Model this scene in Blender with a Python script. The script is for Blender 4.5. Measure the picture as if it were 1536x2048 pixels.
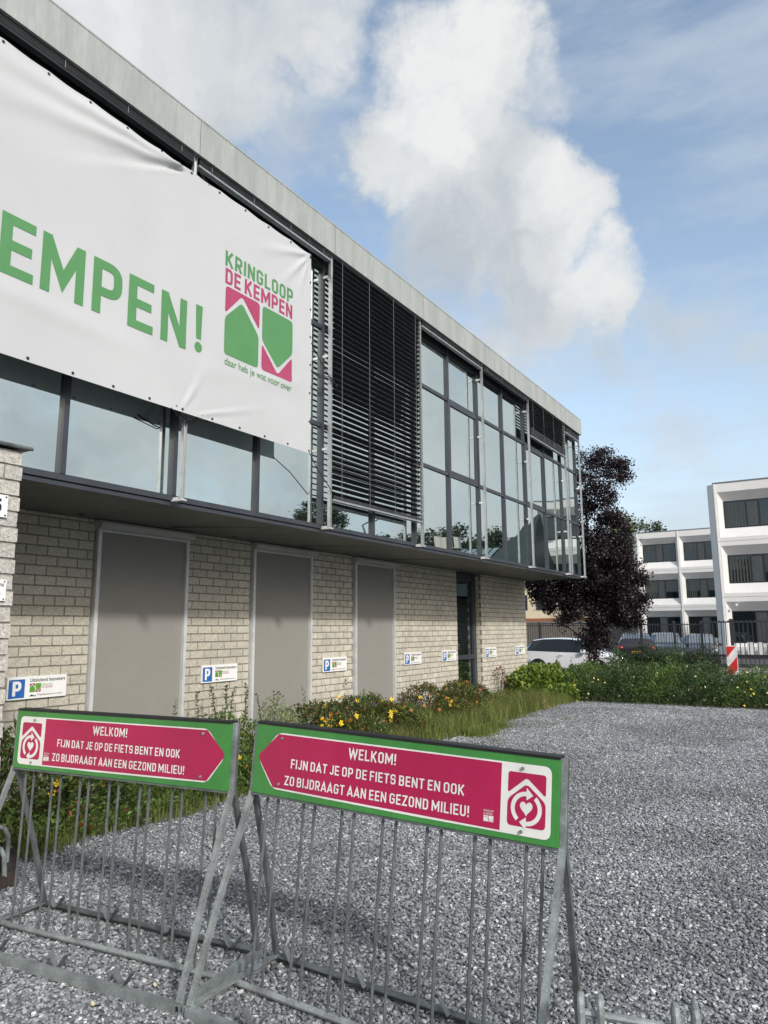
import bpy, bmesh, math, random
from math import sin, cos, pi, radians, sqrt, exp, atan2
from mathutils import Vector, Matrix, noise as mnoise
random.seed(7)
S = bpy.context.scene
for o in list(bpy.data.objects): bpy.data.objects.remove(o)
C = S.collection

# ------------------------------------------------------------------ camera
EYE = 1.70
YAW, PIT, ROL = radians(31.921), radians(9.2), radians(-0.3896)
cyw, syw, cpt, spt = cos(YAW), sin(YAW), cos(PIT), sin(PIT)
F = Vector((-syw*cpt, cyw*cpt, spt)); R0 = Vector((cyw, syw, 0)); U0 = R0.cross(F)
RR = cos(ROL)*R0 + sin(ROL)*U0; UU = -sin(ROL)*R0 + cos(ROL)*U0
cam_d = bpy.data.cameras.new('camera'); cam = bpy.data.objects.new('camera', cam_d); C.objects.link(cam)
cam_d.sensor_fit = 'VERTICAL'; cam_d.sensor_height = 36; cam_d.sensor_width = 27
cam_d.lens = 36*1443.3/2048; cam_d.clip_end = 2000; cam_d.clip_start = 0.05
m = Matrix((RR, UU, -F)).transposed().to_4x4(); m.translation = (0, 0, EYE)
cam.matrix_world = m; S.camera = cam
S.render.resolution_x = 768; S.render.resolution_y = 1024
def ray(x, y):
    return (F + RR*((x-768)/1443.3) - UU*((y-1024)/1443.3)).normalized()

# ------------------------------------------------------------------ sun and sky
SUN = Vector((1.65, -1.0, 1.19)).normalized()
sd = bpy.data.lights.new('sun', 'SUN'); sd.energy = 2.15; sd.angle = radians(3.8); sd.color = (1.0, 0.965, 0.92)
so = bpy.data.objects.new('sun', sd); C.objects.link(so); so.location = (20, -20, 30)
so.rotation_euler = (-SUN).to_track_quat('-Z', 'Y').to_euler()
S.view_settings.view_transform = 'Standard'; S.view_settings.look = 'None'
S.view_settings.gamma = 1; S.view_settings.use_curve_mapping = False
S.view_settings.exposure = 0.53

W = bpy.data.worlds.new('World'); S.world = W; W.use_nodes = True
nt = W.node_tree; nt.nodes.clear(); N = nt.nodes.new; K = nt.links.new
def mth(tree, op, a, b=None, c=None, clamp=False):
    n = tree.nodes.new('ShaderNodeMath'); n.operation = op; n.use_clamp = clamp
    for i, v in enumerate((a, b, c)):
        if v is None: continue
        if isinstance(v, (int, float)): n.inputs[i].default_value = v
        else: tree.links.new(v, n.inputs[i])
    return n.outputs[0]
def rng(tree, v, a, b, c=0.0, d=1.0, smooth=True):
    n = tree.nodes.new('ShaderNodeMapRange'); n.interpolation_type = 'SMOOTHSTEP' if smooth else 'LINEAR'
    tree.links.new(v, n.inputs[0])
    for i, q in enumerate((a, b, c, d)): n.inputs[1+i].default_value = q
    return n.outputs[0]
def mixc(tree, f, a, b):
    n = tree.nodes.new('ShaderNodeMix'); n.data_type = 'RGBA'
    for s, v in ((n.inputs[0], f), (n.inputs[6], a), (n.inputs[7], b)):
        if isinstance(v, (int, float)): s.default_value = v
        elif isinstance(v, tuple): s.default_value = (*v[:3], 1)
        else: tree.links.new(v, s)
    return n.outputs[2]
def nz(tree, vec, scale, detail=5, rough=.55, dist=0):
    n = tree.nodes.new('ShaderNodeTexNoise'); n.inputs['Scale'].default_value = scale
    n.inputs['Detail'].default_value = detail; n.inputs['Roughness'].default_value = rough
    n.inputs['Distortion'].default_value = dist
    if vec is not None: tree.links.new(vec, n.inputs['Vector'])
    return n.outputs[0]
sky = N('ShaderNodeTexSky'); sky.sky_type = 'NISHITA'; sky.sun_disc = False
sky.sun_elevation = math.asin(SUN.z); sky.sun_rotation = atan2(SUN.x, SUN.y)
sky.air_density = 1.0; sky.dust_density = 1.6; sky.ozone_density = 1.5
tc = N('ShaderNodeTexCoord'); D = tc.outputs['Generated']
nrm = N('ShaderNodeVectorMath'); nrm.operation = 'NORMALIZE'; K(D, nrm.inputs[0]); D = nrm.outputs[0]
# gentle distortion so that cloud outlines billow
nd = N('ShaderNodeTexNoise'); nd.inputs['Scale'].default_value = 6; nd.inputs['Detail'].default_value = 6; nd.inputs['Roughness'].default_value = .62
K(D, nd.inputs['Vector'])
sv = N('ShaderNodeVectorMath'); sv.operation = 'SUBTRACT'; K(nd.outputs['Color'], sv.inputs[0]); sv.inputs[1].default_value = (.5, .5, .5)
sc = N('ShaderNodeVectorMath'); sc.operation = 'SCALE'; K(sv.outputs[0], sc.inputs[0]); sc.inputs['Scale'].default_value = .17
ad = N('ShaderNodeVectorMath'); ad.operation = 'ADD'; K(D, ad.inputs[0]); K(sc.outputs[0], ad.inputs[1])
nn = N('ShaderNodeVectorMath'); nn.operation = 'NORMALIZE'; K(ad.outputs[0], nn.inputs[0]); DD = nn.outputs[0]
def blob(x, y, rad, wt):
    v = ray(x, y); d = N('ShaderNodeVectorMath'); d.operation = 'DOT_PRODUCT'
    K(DD, d.inputs[0]); d.inputs[1].default_value = v
    return rng(nt, d.outputs['Value'], cos(radians(rad)), cos(radians(rad*.15)), 0, wt)
def acc(lst, op='MAXIMUM'):
    r = lst[0]
    for q in lst[1:]: r = mth(nt, op, r, q)
    return r
# cumulus bank placed where the photograph shows it
def mblob(x, y, rad, wt):
    v = ray(x, y); v.x = -v.x; d = N('ShaderNodeVectorMath'); d.operation = 'DOT_PRODUCT'
    K(DD, d.inputs[0]); d.inputs[1].default_value = v
    return rng(nt, d.outputs['Value'], cos(radians(rad)), cos(radians(rad*.15)), 0, wt)
cov = acc([mblob(*b) for b in ((-60, 850, 16, .8), (150, 880, 15, .75), (380, 930, 14, .8), (560, 930, 12, .7), (860, 740, 6, .7), (870, 1015, 4.5, .95), (905, 1035, 3, .8), (1020, 1070, 5, 1.0), (700, 700, 9, .45))] + [blob(*b) for b in (
    (290, 50, 12.5, 1.0), (450, 120, 8.5, .85), (90, 0, 14, .9), (650, 30, 6, .75), (470, 320, 7, .40),
    (880, 180, 7.5, 1.0), (960, 120, 6, 1.0), (1060, 150, 5, .8), (820, 300, 6.5, .95), (960, 380, 8, 1.0), (1090, 420, 6.5, 1.0), (1160, 400, 4, .9),
    (900, 480, 8, .95), (1080, 560, 7, .95), (1210, 560, 5.5, .9), (1000, 660, 7, .7), (1180, 640, 6, .6), (770, 480, 4, .4),
    (560, 260, 8, .5), (860, 640, 7, .6), (1080, 700, 8, .5), (1350, 560, 8, .48), (1500, 640, 8, .5), (1250, 800, 9, .42), (950, 760, 6, .4), (1480, 820, 8, .38), (1460, 520, 7, .45), (1400, 420, 6, .35), (1300, 700, 9, .35))])
fb = nz(nt, D, 8.5, 9, .62)
mp = N('ShaderNodeMapping'); mp.inputs['Scale'].default_value = (1, 1, 2.2); K(D, mp.inputs[0])
low = nz(nt, mp.outputs[0], 1.7, 3, .5)
amb = rng(nt, low, .38, .62, 0, .9)
# the scattered clouds of the rest of the sky keep clear of the piece in view
inv = N('ShaderNodeVectorMath'); inv.operation = 'DOT_PRODUCT'; K(D, inv.inputs[0]); inv.inputs[1].default_value = ray(900, 500)
away = rng(nt, inv.outputs['Value'], .93, .70, 0, 1)
cov = mth(nt, 'MAXIMUM', cov, mth(nt, 'MULTIPLY', amb, away))
dens = mth(nt, 'ADD', mth(nt, 'MULTIPLY', cov, .62), mth(nt, 'MULTIPLY', fb, .85))
mask = rng(nt, dens, .62, 1.0)
# thin high veil
mp2 = N('ShaderNodeMapping'); mp2.inputs['Scale'].default_value = (1, 1.6, 4.0); mp2.inputs['Rotation'].default_value = (.2, .3, .9); K(D, mp2.inputs[0])
veil = rng(nt, nz(nt, mp2.outputs[0], 3.2, 8, .60), .38, .72, 0, .62)
# bright sunlit crowns and grey bases
lit = acc([blob(*b) for b in ((960, 110, 6, .8), (820, 240, 5.5, 1.0), (770, 330, 4, .7), (1140, 380, 5, .95), (1060, 130, 4, .6), (1230, 540, 5, .85), (1170, 500, 4, .7),
    (190, 60, 9, .75), (330, 20, 8, .7), (600, 90, 7, .5))])
gry = acc([blob(*b) for b in ((900, 520, 8, 1.0), (760, 520, 6, .8), (1060, 520, 5, .9), (640, 200, 8, .55), (480, 300, 9, .5), (1000, 250, 5, .3))])
br = mth(nt, 'ADD', mth(nt, 'MULTIPLY', lit, .42), mth(nt, 'MULTIPLY', nz(nt, DD, 7, 9, .62), 1.15))
br = mth(nt, 'SUBTRACT', br, mth(nt, 'MULTIPLY', gry, .20))
br = rng(nt, br, .28, 1.0, smooth=False)
ccol = mixc(nt, br, (2.25, 2.50, 2.74), (3.95, 4.0, 4.0))
vcol = (2.65, 3.05, 3.45)
# horizon haze, pale as in the photograph
sep = N('ShaderNodeSeparateXYZ'); K(D, sep.inputs[0])
hz = rng(nt, sep.outputs[2], .42, -.02, 0, .62)
skm = N('ShaderNodeMix'); skm.data_type = 'RGBA'; skm.blend_type = 'MULTIPLY'; skm.inputs[0].default_value = 1
K(sky.outputs[0], skm.inputs[6]); skm.inputs[7].default_value = (1.42, 1.27, 1.08, 1)
c1 = mixc(nt, hz, skm.outputs[2], (2.28, 2.68, 3.42))
c2 = mixc(nt, veil, c1, vcol)
c3 = mixc(nt, mask, c2, ccol)
bg = N('ShaderNodeBackground'); K(c3, bg.inputs[0]); bg.inputs[1].default_value = 0.15
wo = N('ShaderNodeOutputWorld'); K(bg.outputs[0], wo.inputs[0])

# ------------------------------------------------------------------ materials
M = {}
def mat(name, col, rough=.6, metal=0, var=.12, scale=8, bump=0, bscale=None, col2=None, fine=0, spec=.5, stretch=None, isl=0, trans=0, coat=0):
    mt = bpy.data.materials.new(name); mt.use_nodes = True; t = mt.node_tree
    b = t.nodes['Principled BSDF']; M[name] = mt
    b.inputs['Roughness'].default_value = rough; b.inputs['Metallic'].default_value = metal
    b.inputs['Specular IOR Level'].default_value = spec; b.inputs['Coat Weight'].default_value = coat
    tcn = t.nodes.new('ShaderNodeTexCoord'); v = tcn.outputs['Object']
    if stretch:
        mp = t.nodes.new('ShaderNodeMapping'); mp.inputs['Scale'].default_value = stretch; t.links.new(v, mp.inputs[0]); v = mp.outputs[0]
    geo = t.nodes.new('ShaderNodeNewGeometry')
    f = nz(t, v, scale, 6, .6)
    dark = tuple(c*(1-var*1.6) for c in col); lite = tuple(min(1, c*(1+var)) for c in col)
    if col2: lite = col2
    cc = mixc(t, rng(t, f, .28, .72), dark, lite)
    if fine:
        g = nz(t, v, scale*9, 3, .7)
        cc2 = mixc(t, rng(t, g, .3, .7), tuple(c*(1-fine) for c in (1, 1, 1)), (1+fine*.4,)*3)
        mm = t.nodes.new('ShaderNodeMix'); mm.data_type = 'RGBA'; mm.blend_type = 'MULTIPLY'; mm.inputs[0].default_value = 1
        t.links.new(cc, mm.inputs[6]); t.links.new(cc2, mm.inputs[7]); cc = mm.outputs[2]
    if isl:
        mm = t.nodes.new('ShaderNodeMix'); mm.data_type = 'RGBA'; mm.blend_type = 'MULTIPLY'; mm.inputs[0].default_value = 1
        cr = mixc(t, geo.outputs['Random Per Island'], (1-isl,)*3, (1+isl, 1+isl*.9, 1+isl*.6))
        t.links.new(cc, mm.inputs[6]); t.links.new(cr, mm.inputs[7]); cc = mm.outputs[2]
    t.links.new(cc, b.inputs['Base Color'])
    if bump:
        bn = t.nodes.new('ShaderNodeBump'); bn.inputs['Strength'].default_value = 1; bn.inputs['Distance'].default_value = bump
        t.links.new(nz(t, v, bscale or scale*4, 5, .65), bn.inputs['Height']); t.links.new(bn.outputs[0], b.inputs['Normal'])
    if trans:
        tr = t.nodes.new('ShaderNodeBsdfTranslucent'); t.links.new(cc, tr.inputs[0])
        mx = t.nodes.new('ShaderNodeMixShader'); mx.inputs[0].default_value = trans
        t.links.new(b.outputs[0], mx.inputs[1]); t.links.new(tr.outputs[0], mx.inputs[2])
        t.links.new(mx.outputs[0], t.nodes['Material Output'].inputs[0])
    return mt
def brick_mat(name, a, b_, spk, mort=False):
    mt = mat(name, a, .95, 0, .1, 5, .006, 55, b_, fine=0)
    t = mt.node_tree; b = t.nodes['Principled BSDF']
    src = b.inputs['Base Color'].links[0].from_socket
    oi = t.nodes.new('ShaderNodeObjectInfo'); geo = t.nodes.new('ShaderNodeNewGeometry')
    rnd = mth(t, 'FRACT', mth(t, 'ADD', oi.outputs['Random'], geo.outputs['Random Per Island']))
    st_ = rng(t, nz(t, geo.outputs['Position'], .9, 6, .6), .3, .75)
    c0 = mixc(t, mth(t, 'ADD', mth(t, 'MULTIPLY', rnd, .5), mth(t, 'MULTIPLY', st_, .5)), (.80, .80, .79), (1.12, 1.10, 1.06))
    mm = t.nodes.new('ShaderNodeMix'); mm.data_type = 'RGBA'; mm.blend_type = 'MULTIPLY'; mm.inputs[0].default_value = 1
    t.links.new(src, mm.inputs[6]); t.links.new(c0, mm.inputs[7])
    tcn = t.nodes.new('ShaderNodeTexCoord')
    geo2 = geo.outputs['Position']
    s = rng(t, nz(t, geo2, 85, 4, .75), .50, .64)
    fin = mixc(t, s, mm.outputs[2], spk)
    t.links.new(fin, b.inputs['Base Color'])
    return mt
brick_mat('split_brick', (.58, .555, .475), (.66, .635, .55), (.35, .33, .28))
brick_mat('pillar_brick', (.66, .645, .60), (.76, .75, .71), (.27, .255, .24))
mat('mortar', (.22, .205, .18), .95, 0, .15, 20, .003, 60)
mat('mortar_light', (.23, .22, .205), .95, 0, .2, 20, .003, 60)
mat('anthracite', (.040, .046, .058), .38, 0, .1, 3)
mat('anthracite_dark', (.018, .021, .026), .5, 0, .1, 3)
mat('black_void', (.006, .006, .007), .8, 0, 0, 3)
mat('fascia', (.36, .39, .375), .6, .1, .06, 2.2, .0015, 30, (.42, .45, .435), fine=.08, stretch=(1, 2.6, .35))
mat('fascia_edge', (.16, .17, .17), .6, 0, .1, 3)
mat('soffit', (.135, .14, .122), .6, 0, .08, 2, fine=.06)
mat('aluminium', (.46, .48, .49), .38, .6, .08, 6, fine=.05)
mat('aluminium_pale', (.60, .62, .63), .45, .2, .08, 6)
mat('slat', (.028, .030, .035), .45, .1, .1, 4)
mat('slat_edge', (.22, .23, .24), .4, .5, .1, 4)
mat('screen_fabric', (.255, .250, .228), .85, 0, .02, 1.2, .0015, 4, fine=.03)
mat('shutter_box', (.48, .48, .46), .5, 0, .06, 4)
mat('white_print', (.80, .81, .80), .5, 0, .02, 4)
mat('pvc', (.505, .525, .535), .42, 0, .03, .8, .0012, 14)
mat('banner_green', (.085, .255, .092), .5, 0, .03, 4)
mat('banner_red', (.37, .05, .12), .5, 0, .03, 4)
mat('sign_green', (.045, .22, .045), .42, 0, .09, 2.5, .0004, 90, fine=.06, coat=.15)
mat('sign_red', (.37, .006, .066), .42, 0, .07, 2.5, .0004, 90, fine=.05, coat=.15)
mat('sign_white', (.70, .71, .69), .4, 0, .07, 5, coat=.2)
mat('sign_black', (.012, .012, .014), .45)
mat('sign_blue', (.02, .12, .42), .4, 0, .05, 5)
mat('logo_green', (.10, .30, .03), .5); mat('logo_red', (.33, .015, .05), .5)
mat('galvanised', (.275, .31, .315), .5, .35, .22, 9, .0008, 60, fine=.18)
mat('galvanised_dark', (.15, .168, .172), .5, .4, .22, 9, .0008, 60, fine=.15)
mat('rust', (.035, .026, .022), .85, 0, .3, 12, .002, 60)
for gm_ in ('galvanised', 'galvanised_dark'):
    tt = M[gm_].node_tree; bb = tt.nodes['Principled BSDF']; sr = bb.inputs['Base Color'].links[0].from_socket; gp = tt.nodes.new('ShaderNodeNewGeometry')
    rs = mth(tt, 'MULTIPLY', rng(tt, nz(tt, gp.outputs['Position'], 3.1, 7, .7), .60, .70), rng(tt, nz(tt, gp.outputs['Position'], 60, 4, .7), .42, .60))
    tt.links.new(mixc(tt, rs, sr, (.10, .055, .035)), bb.inputs['Base Color'])
mat('rope', (.02, .02, .022), .8)
mat('leaf_hypericum', (.070, .115, .026), .5, 0, .25, 3, isl=.55, trans=.22)
mat('leaf_red', (.16, .05, .015), .55, 0, .25, 3, isl=.5, trans=.2)
mat('leaf_fresh', (.17, .26, .045), .5, 0, .2, 3, isl=.5, trans=.3)
mat('leaf_mid', (.085, .155, .032), .5, 0, .25, 3, isl=.55, trans=.25)
mat('leaf_hedge', (.055, .110, .034), .5, 0, .25, 3, isl=.6, trans=.2)
mat('leaf_variegated', (.26, .32, .17), .5, 0, .35, 30, isl=.5, trans=.25)
mat('leaf_dark', (.028, .058, .018), .5, 0, .3, 3, isl=.6, trans=.2)
mat('leaf_purple', (.022, .013, .019), .42, 0, .35, 1.5, isl=.7, trans=.25)
mat('leaf_far', (.10, .13, .055), .6, 0, .25, 1, isl=.4, trans=.25)
mat('leaf_green_tree', (.032, .055, .014), .6, 0, .25, 1, isl=.5, trans=.2)
mat('grass', (.155, .235, .045), .6, 0, .2, 2, isl=.4, trans=.35, col2=(.24, .29, .08))
mat('grass_dry', (.27, .25, .11), .7, 0, .2, 2, isl=.4, trans=.3)
mat('petal', (.85, .60, .03), .5, 0, .1, 8, isl=.15, trans=.25)
mat('petal_pale', (.80, .76, .45), .5, 0, .1, 8, isl=.25, trans=.25)
mat('petal_wilted', (.45, .17, .03), .6, 0, .2, 8, isl=.3, trans=.2)
mat('bark', (.06, .048, .04), .9, 0, .3, 12, .01, 25)
mat('soil', (.035, .028, .018), .95, 0, .3, 6, .02, 12)
mat('asphalt', (.075, .075, .078), .9, 0, .15, 1.2, .003, 40, fine=.2)
mat('paving', (.27, .25, .22), .9, 0, .15, 1.2, .003, 40, fine=.2)
mat('kerb_stone', (.30, .30, .28), .9, 0, .15, 3)
mat('white_concrete', (.70, .70, .69), .75, 0, .03, .8, fine=.03)
mat('joint_grey', (.28, .28, .27), .8)
mat('window_frame_dark', (.018, .022, .026), .45)
mat('window_panel', (.055, .065, .07), .5)
mat('curtain', (.055, .066, .06), .9, 0, .3, 1.2, stretch=(9, 1, .2))
mat('roof_edge', (.16, .17, .18), .6)
mat('fence_paint', (.030, .034, .042), .5, 0, .1, 4)
mat('car_white', (.78, .80, .83), .3, .0, .03, 1, coat=.8)
mat('car_dark', (.018, .020, .026), .25, .3, .03, 1, coat=.8)
mat('car_grey', (.055, .06, .065), .25, .4, .03, 1, coat=.8)
mat('car_silver', (.34, .37, .41), .3, .5, .03, 1, coat=.8)
mat('tyre', (.015, .015, .016), .85); mat('rim', (.4, .41, .42), .35, .8)
mat('plastic_black', (.015, .015, .017), .5)
mat('lamp_red', (.55, .02, .015), .25, 0, .05, 3, coat=.6); mat('lamp_clear', (.6, .62, .65), .15, .4, .05, 3, coat=.8)
mat('plate_yellow', (.45, .28, .04), .5)
mat('beacon_red', (.62, .03, .03), .4); mat('beacon_white', (.78, .78, .78), .4)
mat('beige_render', (.72, .62, .45), .85, 0, .06, 1); mat('orange_band', (.30, .13, .06), .8); mat('brown_wall', (.17, .15, .125), .85)
mat('roof_dark_green', (.018, .035, .035), .5, .1, .1, 1); mat('skylight_glass', (.20, .28, .28), .25, .3, .1, 1)
mat('vent_beige', (.55, .53, .48), .6)
def mirror_mat(name, tint, dark, refl, wav, wsc):
    mt = bpy.data.materials.new(name); mt.use_nodes = True; t = mt.node_tree; t.nodes.clear(); M[name] = mt
    out = t.nodes.new('ShaderNodeOutputMaterial'); g = t.nodes.new('ShaderNodeBsdfGlossy'); d = t.nodes.new('ShaderNodeBsdfDiffuse')
    g.inputs['Roughness'].default_value = .012; g.inputs['Color'].default_value = (*tint, 1); d.inputs['Color'].default_value = (*dark, 1)
    mx = t.nodes.new('ShaderNodeMixShader'); lw = t.nodes.new('ShaderNodeFresnel'); lw.inputs[0].default_value = 1.5
    fac = mth(t, 'MAXIMUM', refl, mth(t, 'ADD', mth(t, 'MULTIPLY', lw.outputs[0], 1-refl), refl), clamp=True)
    t.links.new(fac, mx.inputs[0]); t.links.new(d.outputs[0], mx.inputs[1]); t.links.new(g.outputs[0], mx.inputs[2])
    tcn = t.nodes.new('ShaderNodeTexCoord'); bn = t.nodes.new('ShaderNodeBump'); bn.inputs['Distance'].default_value = wav; bn.inputs['Strength'].default_value = 1
    oi = t.nodes.new('ShaderNodeObjectInfo'); va = t.nodes.new('ShaderNodeVectorMath'); va.operation = 'ADD'
    rv = t.nodes.new('ShaderNodeCombineXYZ'); t.links.new(mth(t, 'MULTIPLY', oi.outputs['Random'], 40), rv.inputs[0]); t.links.new(rv.outputs[0], va.inputs[1])
    t.links.new(tcn.outputs['Object'], va.inputs[0])
    t.links.new(nz(t, va.outputs[0], wsc, 1, .4), bn.inputs['Height'])
    t.links.new(bn.outputs[0], g.inputs['Normal']); t.links.new(mx.outputs[0], out.inputs[0])
mirror_mat('car_glass', (.42, .46, .5), (.008, .010, .012), .05, .001, 1)
mirror_mat('mirror_glass', (.83, .91, .89), (.02, .03, .03), .80, .004, .9)
mirror_mat('dark_glass', (.55, .62, .66), (.010, .014, .017), .08, .002, .8)
mirror_mat('door_glass', (.70, .80, .85), (.006, .009, .010), .30, .004, 1.2)

# ------------------------------------------------------------------ mesh helpers
class MB:
    def __init__(s): s.v = []; s.f = []
    def quad(s, *p):
        i = len(s.v); s.v += [tuple(q) for q in p]; s.f.append(tuple(range(i, i+len(p)))); return s
    def box(s, x0, x1, y0, y1, z0, z1):
        i = len(s.v); s.v += [(x, y, z) for x in (x0, x1) for y in (y0, y1) for z in (z0, z1)]
        for q in ((0, 1, 3, 2), (4, 6, 7, 5), (0, 4, 5, 1), (2, 3, 7, 6), (0, 2, 6, 4), (1, 5, 7, 3)): s.f.append(tuple(i+k for k in q))
        return s
    def bar(s, a, b, w, d, up=(0, 0, 1)):
        a = Vector(a); b = Vector(b); t = (b-a).normalized(); x = t.cross(Vector(up))
        if x.length < 1e-4: x = t.cross(Vector((1, 0, 0)))
        x.normalize(); y = x.cross(t).normalized(); i = len(s.v)
        for p in (a, b):
            for sx, sy in ((-1, -1), (1, -1), (1, 1), (-1, 1)): s.v.append(tuple(p + x*(w/2*sx) + y*(d/2*sy)))
        for q in ((0, 3, 2, 1), (4, 5, 6, 7), (0, 1, 5, 4), (1, 2, 6, 5), (2, 3, 7, 6), (3, 0, 4, 7)): s.f.append(tuple(i+k for k in q))
        return s
    def tube(s, pts, r, n=8, cap=True):
        pts = [Vector(p) for p in pts]; rings = []; px = None
        for k, p in enumerate(pts):
            t = (pts[min(k+1, len(pts)-1)] - pts[max(k-1, 0)]).normalized()
            if px is None: px = t.cross(Vector((0, 0, 1)));  px = px if px.length > 1e-3 else t.cross(Vector((1, 0, 0)))
            px = (px - t*px.dot(t)).normalized(); py = t.cross(px); rr = r[k] if isinstance(r, (list, tuple)) else r
            i = len(s.v); rings.append(i)
            for j in range(n): a = 2*pi*j/n; s.v.append(tuple(p + px*(cos(a)*rr) + py*(sin(a)*rr)))
        for a, b in zip(rings, rings[1:]):
            for j in range(n): s.f.append((a+j, a+(j+1) % n, b+(j+1) % n, b+j))
        if cap: s.f.append(tuple(rings[0]+j for j in range(n))[::-1]); s.f.append(tuple(rings[-1]+j for j in range(n)))
        return s
    def cyl(s, c, ax, r, h, n=14):
        c = Vector(c); ax = Vector(ax).normalized(); return s.tube([c-ax*h/2, c+ax*h/2], r, n)
    def poly(s, pts, fn, th=0):
        """flat outline pts (u,v) mapped through fn(u,v,w); th>0 gives thickness"""
        i = len(s.v); n = len(pts); s.v += [tuple(fn(u, v, th)) for u, v in pts]; s.f.append(tuple(range(i, i+n)))
        if th:
            s.v += [tuple(fn(u, v, 0)) for u, v in pts]
            for k in range(n): s.f.append((i+k, i+n+k, i+n+(k+1) % n, i+(k+1) % n))
        return s
    def build(s, name, mt, parent=None, smooth=False, loc=None, tri=False):
        me = bpy.data.meshes.new(name); vs = s.v
        if loc is not None: L = Vector(loc); vs = [tuple(Vector(v)-L) for v in vs]
        me.from_pydata(vs, [], s.f); me.materials.append(M[mt])
        if smooth: me.polygons.foreach_set('use_smooth', [True]*len(me.polygons))
        me.update(); return link(name, me, parent, loc)
def link(name, me, parent=None, loc=None):
    o = bpy.data.objects.new(name, me); C.objects.link(o)
    if loc is not None: o.location = loc
    if parent is not None:
        o.parent = parent; o.matrix_parent_inverse = parent_inv(parent)
    return o
def parent_inv(p):
    m_ = p.matrix_basis.copy()
    q = p
    if q.parent is not None: m_ = q.parent.matrix_basis @ q.matrix_parent_inverse @ m_ if False else world(q)
    return m_.inverted()
def world(o):
    m_ = o.matrix_basis.copy()
    if o.parent is not None: m_ = world(o.parent) @ o.matrix_parent_inverse @ m_
    return m_
def thing(name, label, cat, loc=(0, 0, 0), group=None):
    o = bpy.data.objects.new(name, None); C.objects.link(o); o.location = loc; o.empty_display_size = .1
    o['label'] = label; o['category'] = cat
    if group: o['group'] = group
    return o
def tag(o, label, cat, group=None):
    o['label'] = label; o['category'] = cat
    if group: o['group'] = group
    return o
def struct(o): o['kind'] = 'structure'; return o
def stuff(o): o['kind'] = 'stuff'; return o

# ------------------------------------------------------------------ lettering (stroke alphabet, narrow grotesque)
def rnd(path, closed=False):
    out = []; n = len(path)
    for i, p in enumerate(path):
        r = p[2] if len(p) > 2 else 0
        if r and (closed or 0 < i < n-1):
            a = Vector(path[(i-1) % n][:2]); b = Vector(p[:2]); c = Vector(path[(i+1) % n][:2])
            u = (a-b).normalized(); v = (c-b).normalized(); 
            for k in range(7):
                tt = k/6; q = (b+u*r)*(1-tt)**2 + b*2*tt*(1-tt) + (b+v*r)*tt**2; out.append((q.x, q.y))
        else: out.append(tuple(p[:2]))
    return out
WD = {'I': .0, '!': .0, 'M': .78, 'W': .92, 'E': .50, 'F': .48, 'L': .48, 'J': .44, 'T': .54, ' ': .16, 'N': .60, 'A': .62, 'K': .60, 'O': .56, 'Z': .54}
def glyph(ch, w, t):
    h = t/2; L, R_, B, T_ = h, w-h, h, 1-h; r = min(.24, (w-t)*.48) if w > t else 0; Md = .5
    g = {
     'E': [[(w, T_), (L, T_), (L, B), (w, B)], [(L, Md), (w*.92, Md)]],
     'F': [[(w, T_), (L, T_), (L, 0)], [(L, Md), (w*.92, Md)]],
     'L': [[(L, 1), (L, B), (w, B)]],
     'I': [[(L, 1), (L, 0)]],
     'T': [[(0, T_), (w, T_)], [(w/2, T_), (w/2, 0)]],
     'K': [[(L, 1), (L, 0)], [(R_+h*.1, 1), (L, .36)], [(L+.30*(w-t), .56), (R_+h*.3, 0)]],
     'M': [[(L, 0), (L, 1)], [(L, .97), (w/2, .28), (R_, .97)], [(R_, 1), (R_, 0)]],
     'N': [[(L, 0), (L, 1)], [(L, .95), (R_, .05)], [(R_, 0), (R_, 1)]],
     'P': [[(L, 0), (L, 1)], [(L, T_), (R_, T_, r), (R_, .42, r), (L, .42)]],
     'R': [[(L, 0), (L, 1)], [(L, T_), (R_, T_, r), (R_, .44, r), (L, .44)], [(w*.48, .44), (R_+h*.2, 0)]],
     'B': [[(L, 0), (L, 1)], [(L, T_), (R_-.02, T_, r*.8), (R_-.02, .52, r*.8), (L, .52)], [(L, .52), (R_, .52, r*.8), (R_, B, r*.8), (L, B)]],
     'D': [[(L, 0), (L, 1)], [(L, T_), (R_, T_, r), (R_, B, r), (L, B)]],
     'O': [[(w/2, T_), (R_, T_, r), (R_, B, r), (L, B, r), (L, T_, r), (w/2, T_)]],
     'G': [[(R_, .72), (R_, T_, r), (L, T_, r), (L, B, r), (R_, B, r), (R_, .48), (w*.5, .48)]],
     'C': [[(R_, .72), (R_, T_, r), (L, T_, r), (L, B, r), (R_, B, r), (R_, .28)]],
     'U': [[(L, 1), (L, B, r), (R_, B, r), (R_, 1)]],
     'J': [[(R_, 1), (R_, B, r), (L, B, r), (L, .24)]],
     'S': [[(R_, .76), (R_, T_, r), (L, T_, r), (L, .52, r*.7), (R_, .5, r*.7), (R_, B, r), (L, B, r), (L, .24)]],
     'Z': [[(0, T_), (R_, T_), (L, B), (w, B)]],
     'A': [[(h*.4, 0), (w/2, .97), (w-h*.4, 0)], [(w*.2, .27), (w*.8, .27)]],
     'W': [[(h*.5, 1), (w*.27, .05), (w*.5, .93), (w*.73, .05), (w-h*.5, 1)]],
     '5': [[(w*.95, T_), (L, T_), (L, .54), (R_, .58, r), (R_, B, r), (L, B, r), (L, .22)]],
     '!': [[(L, 1), (L, .32)], [(L, t*1.05), (L, 0)]],
    }
    return g.get(ch, [])
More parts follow.
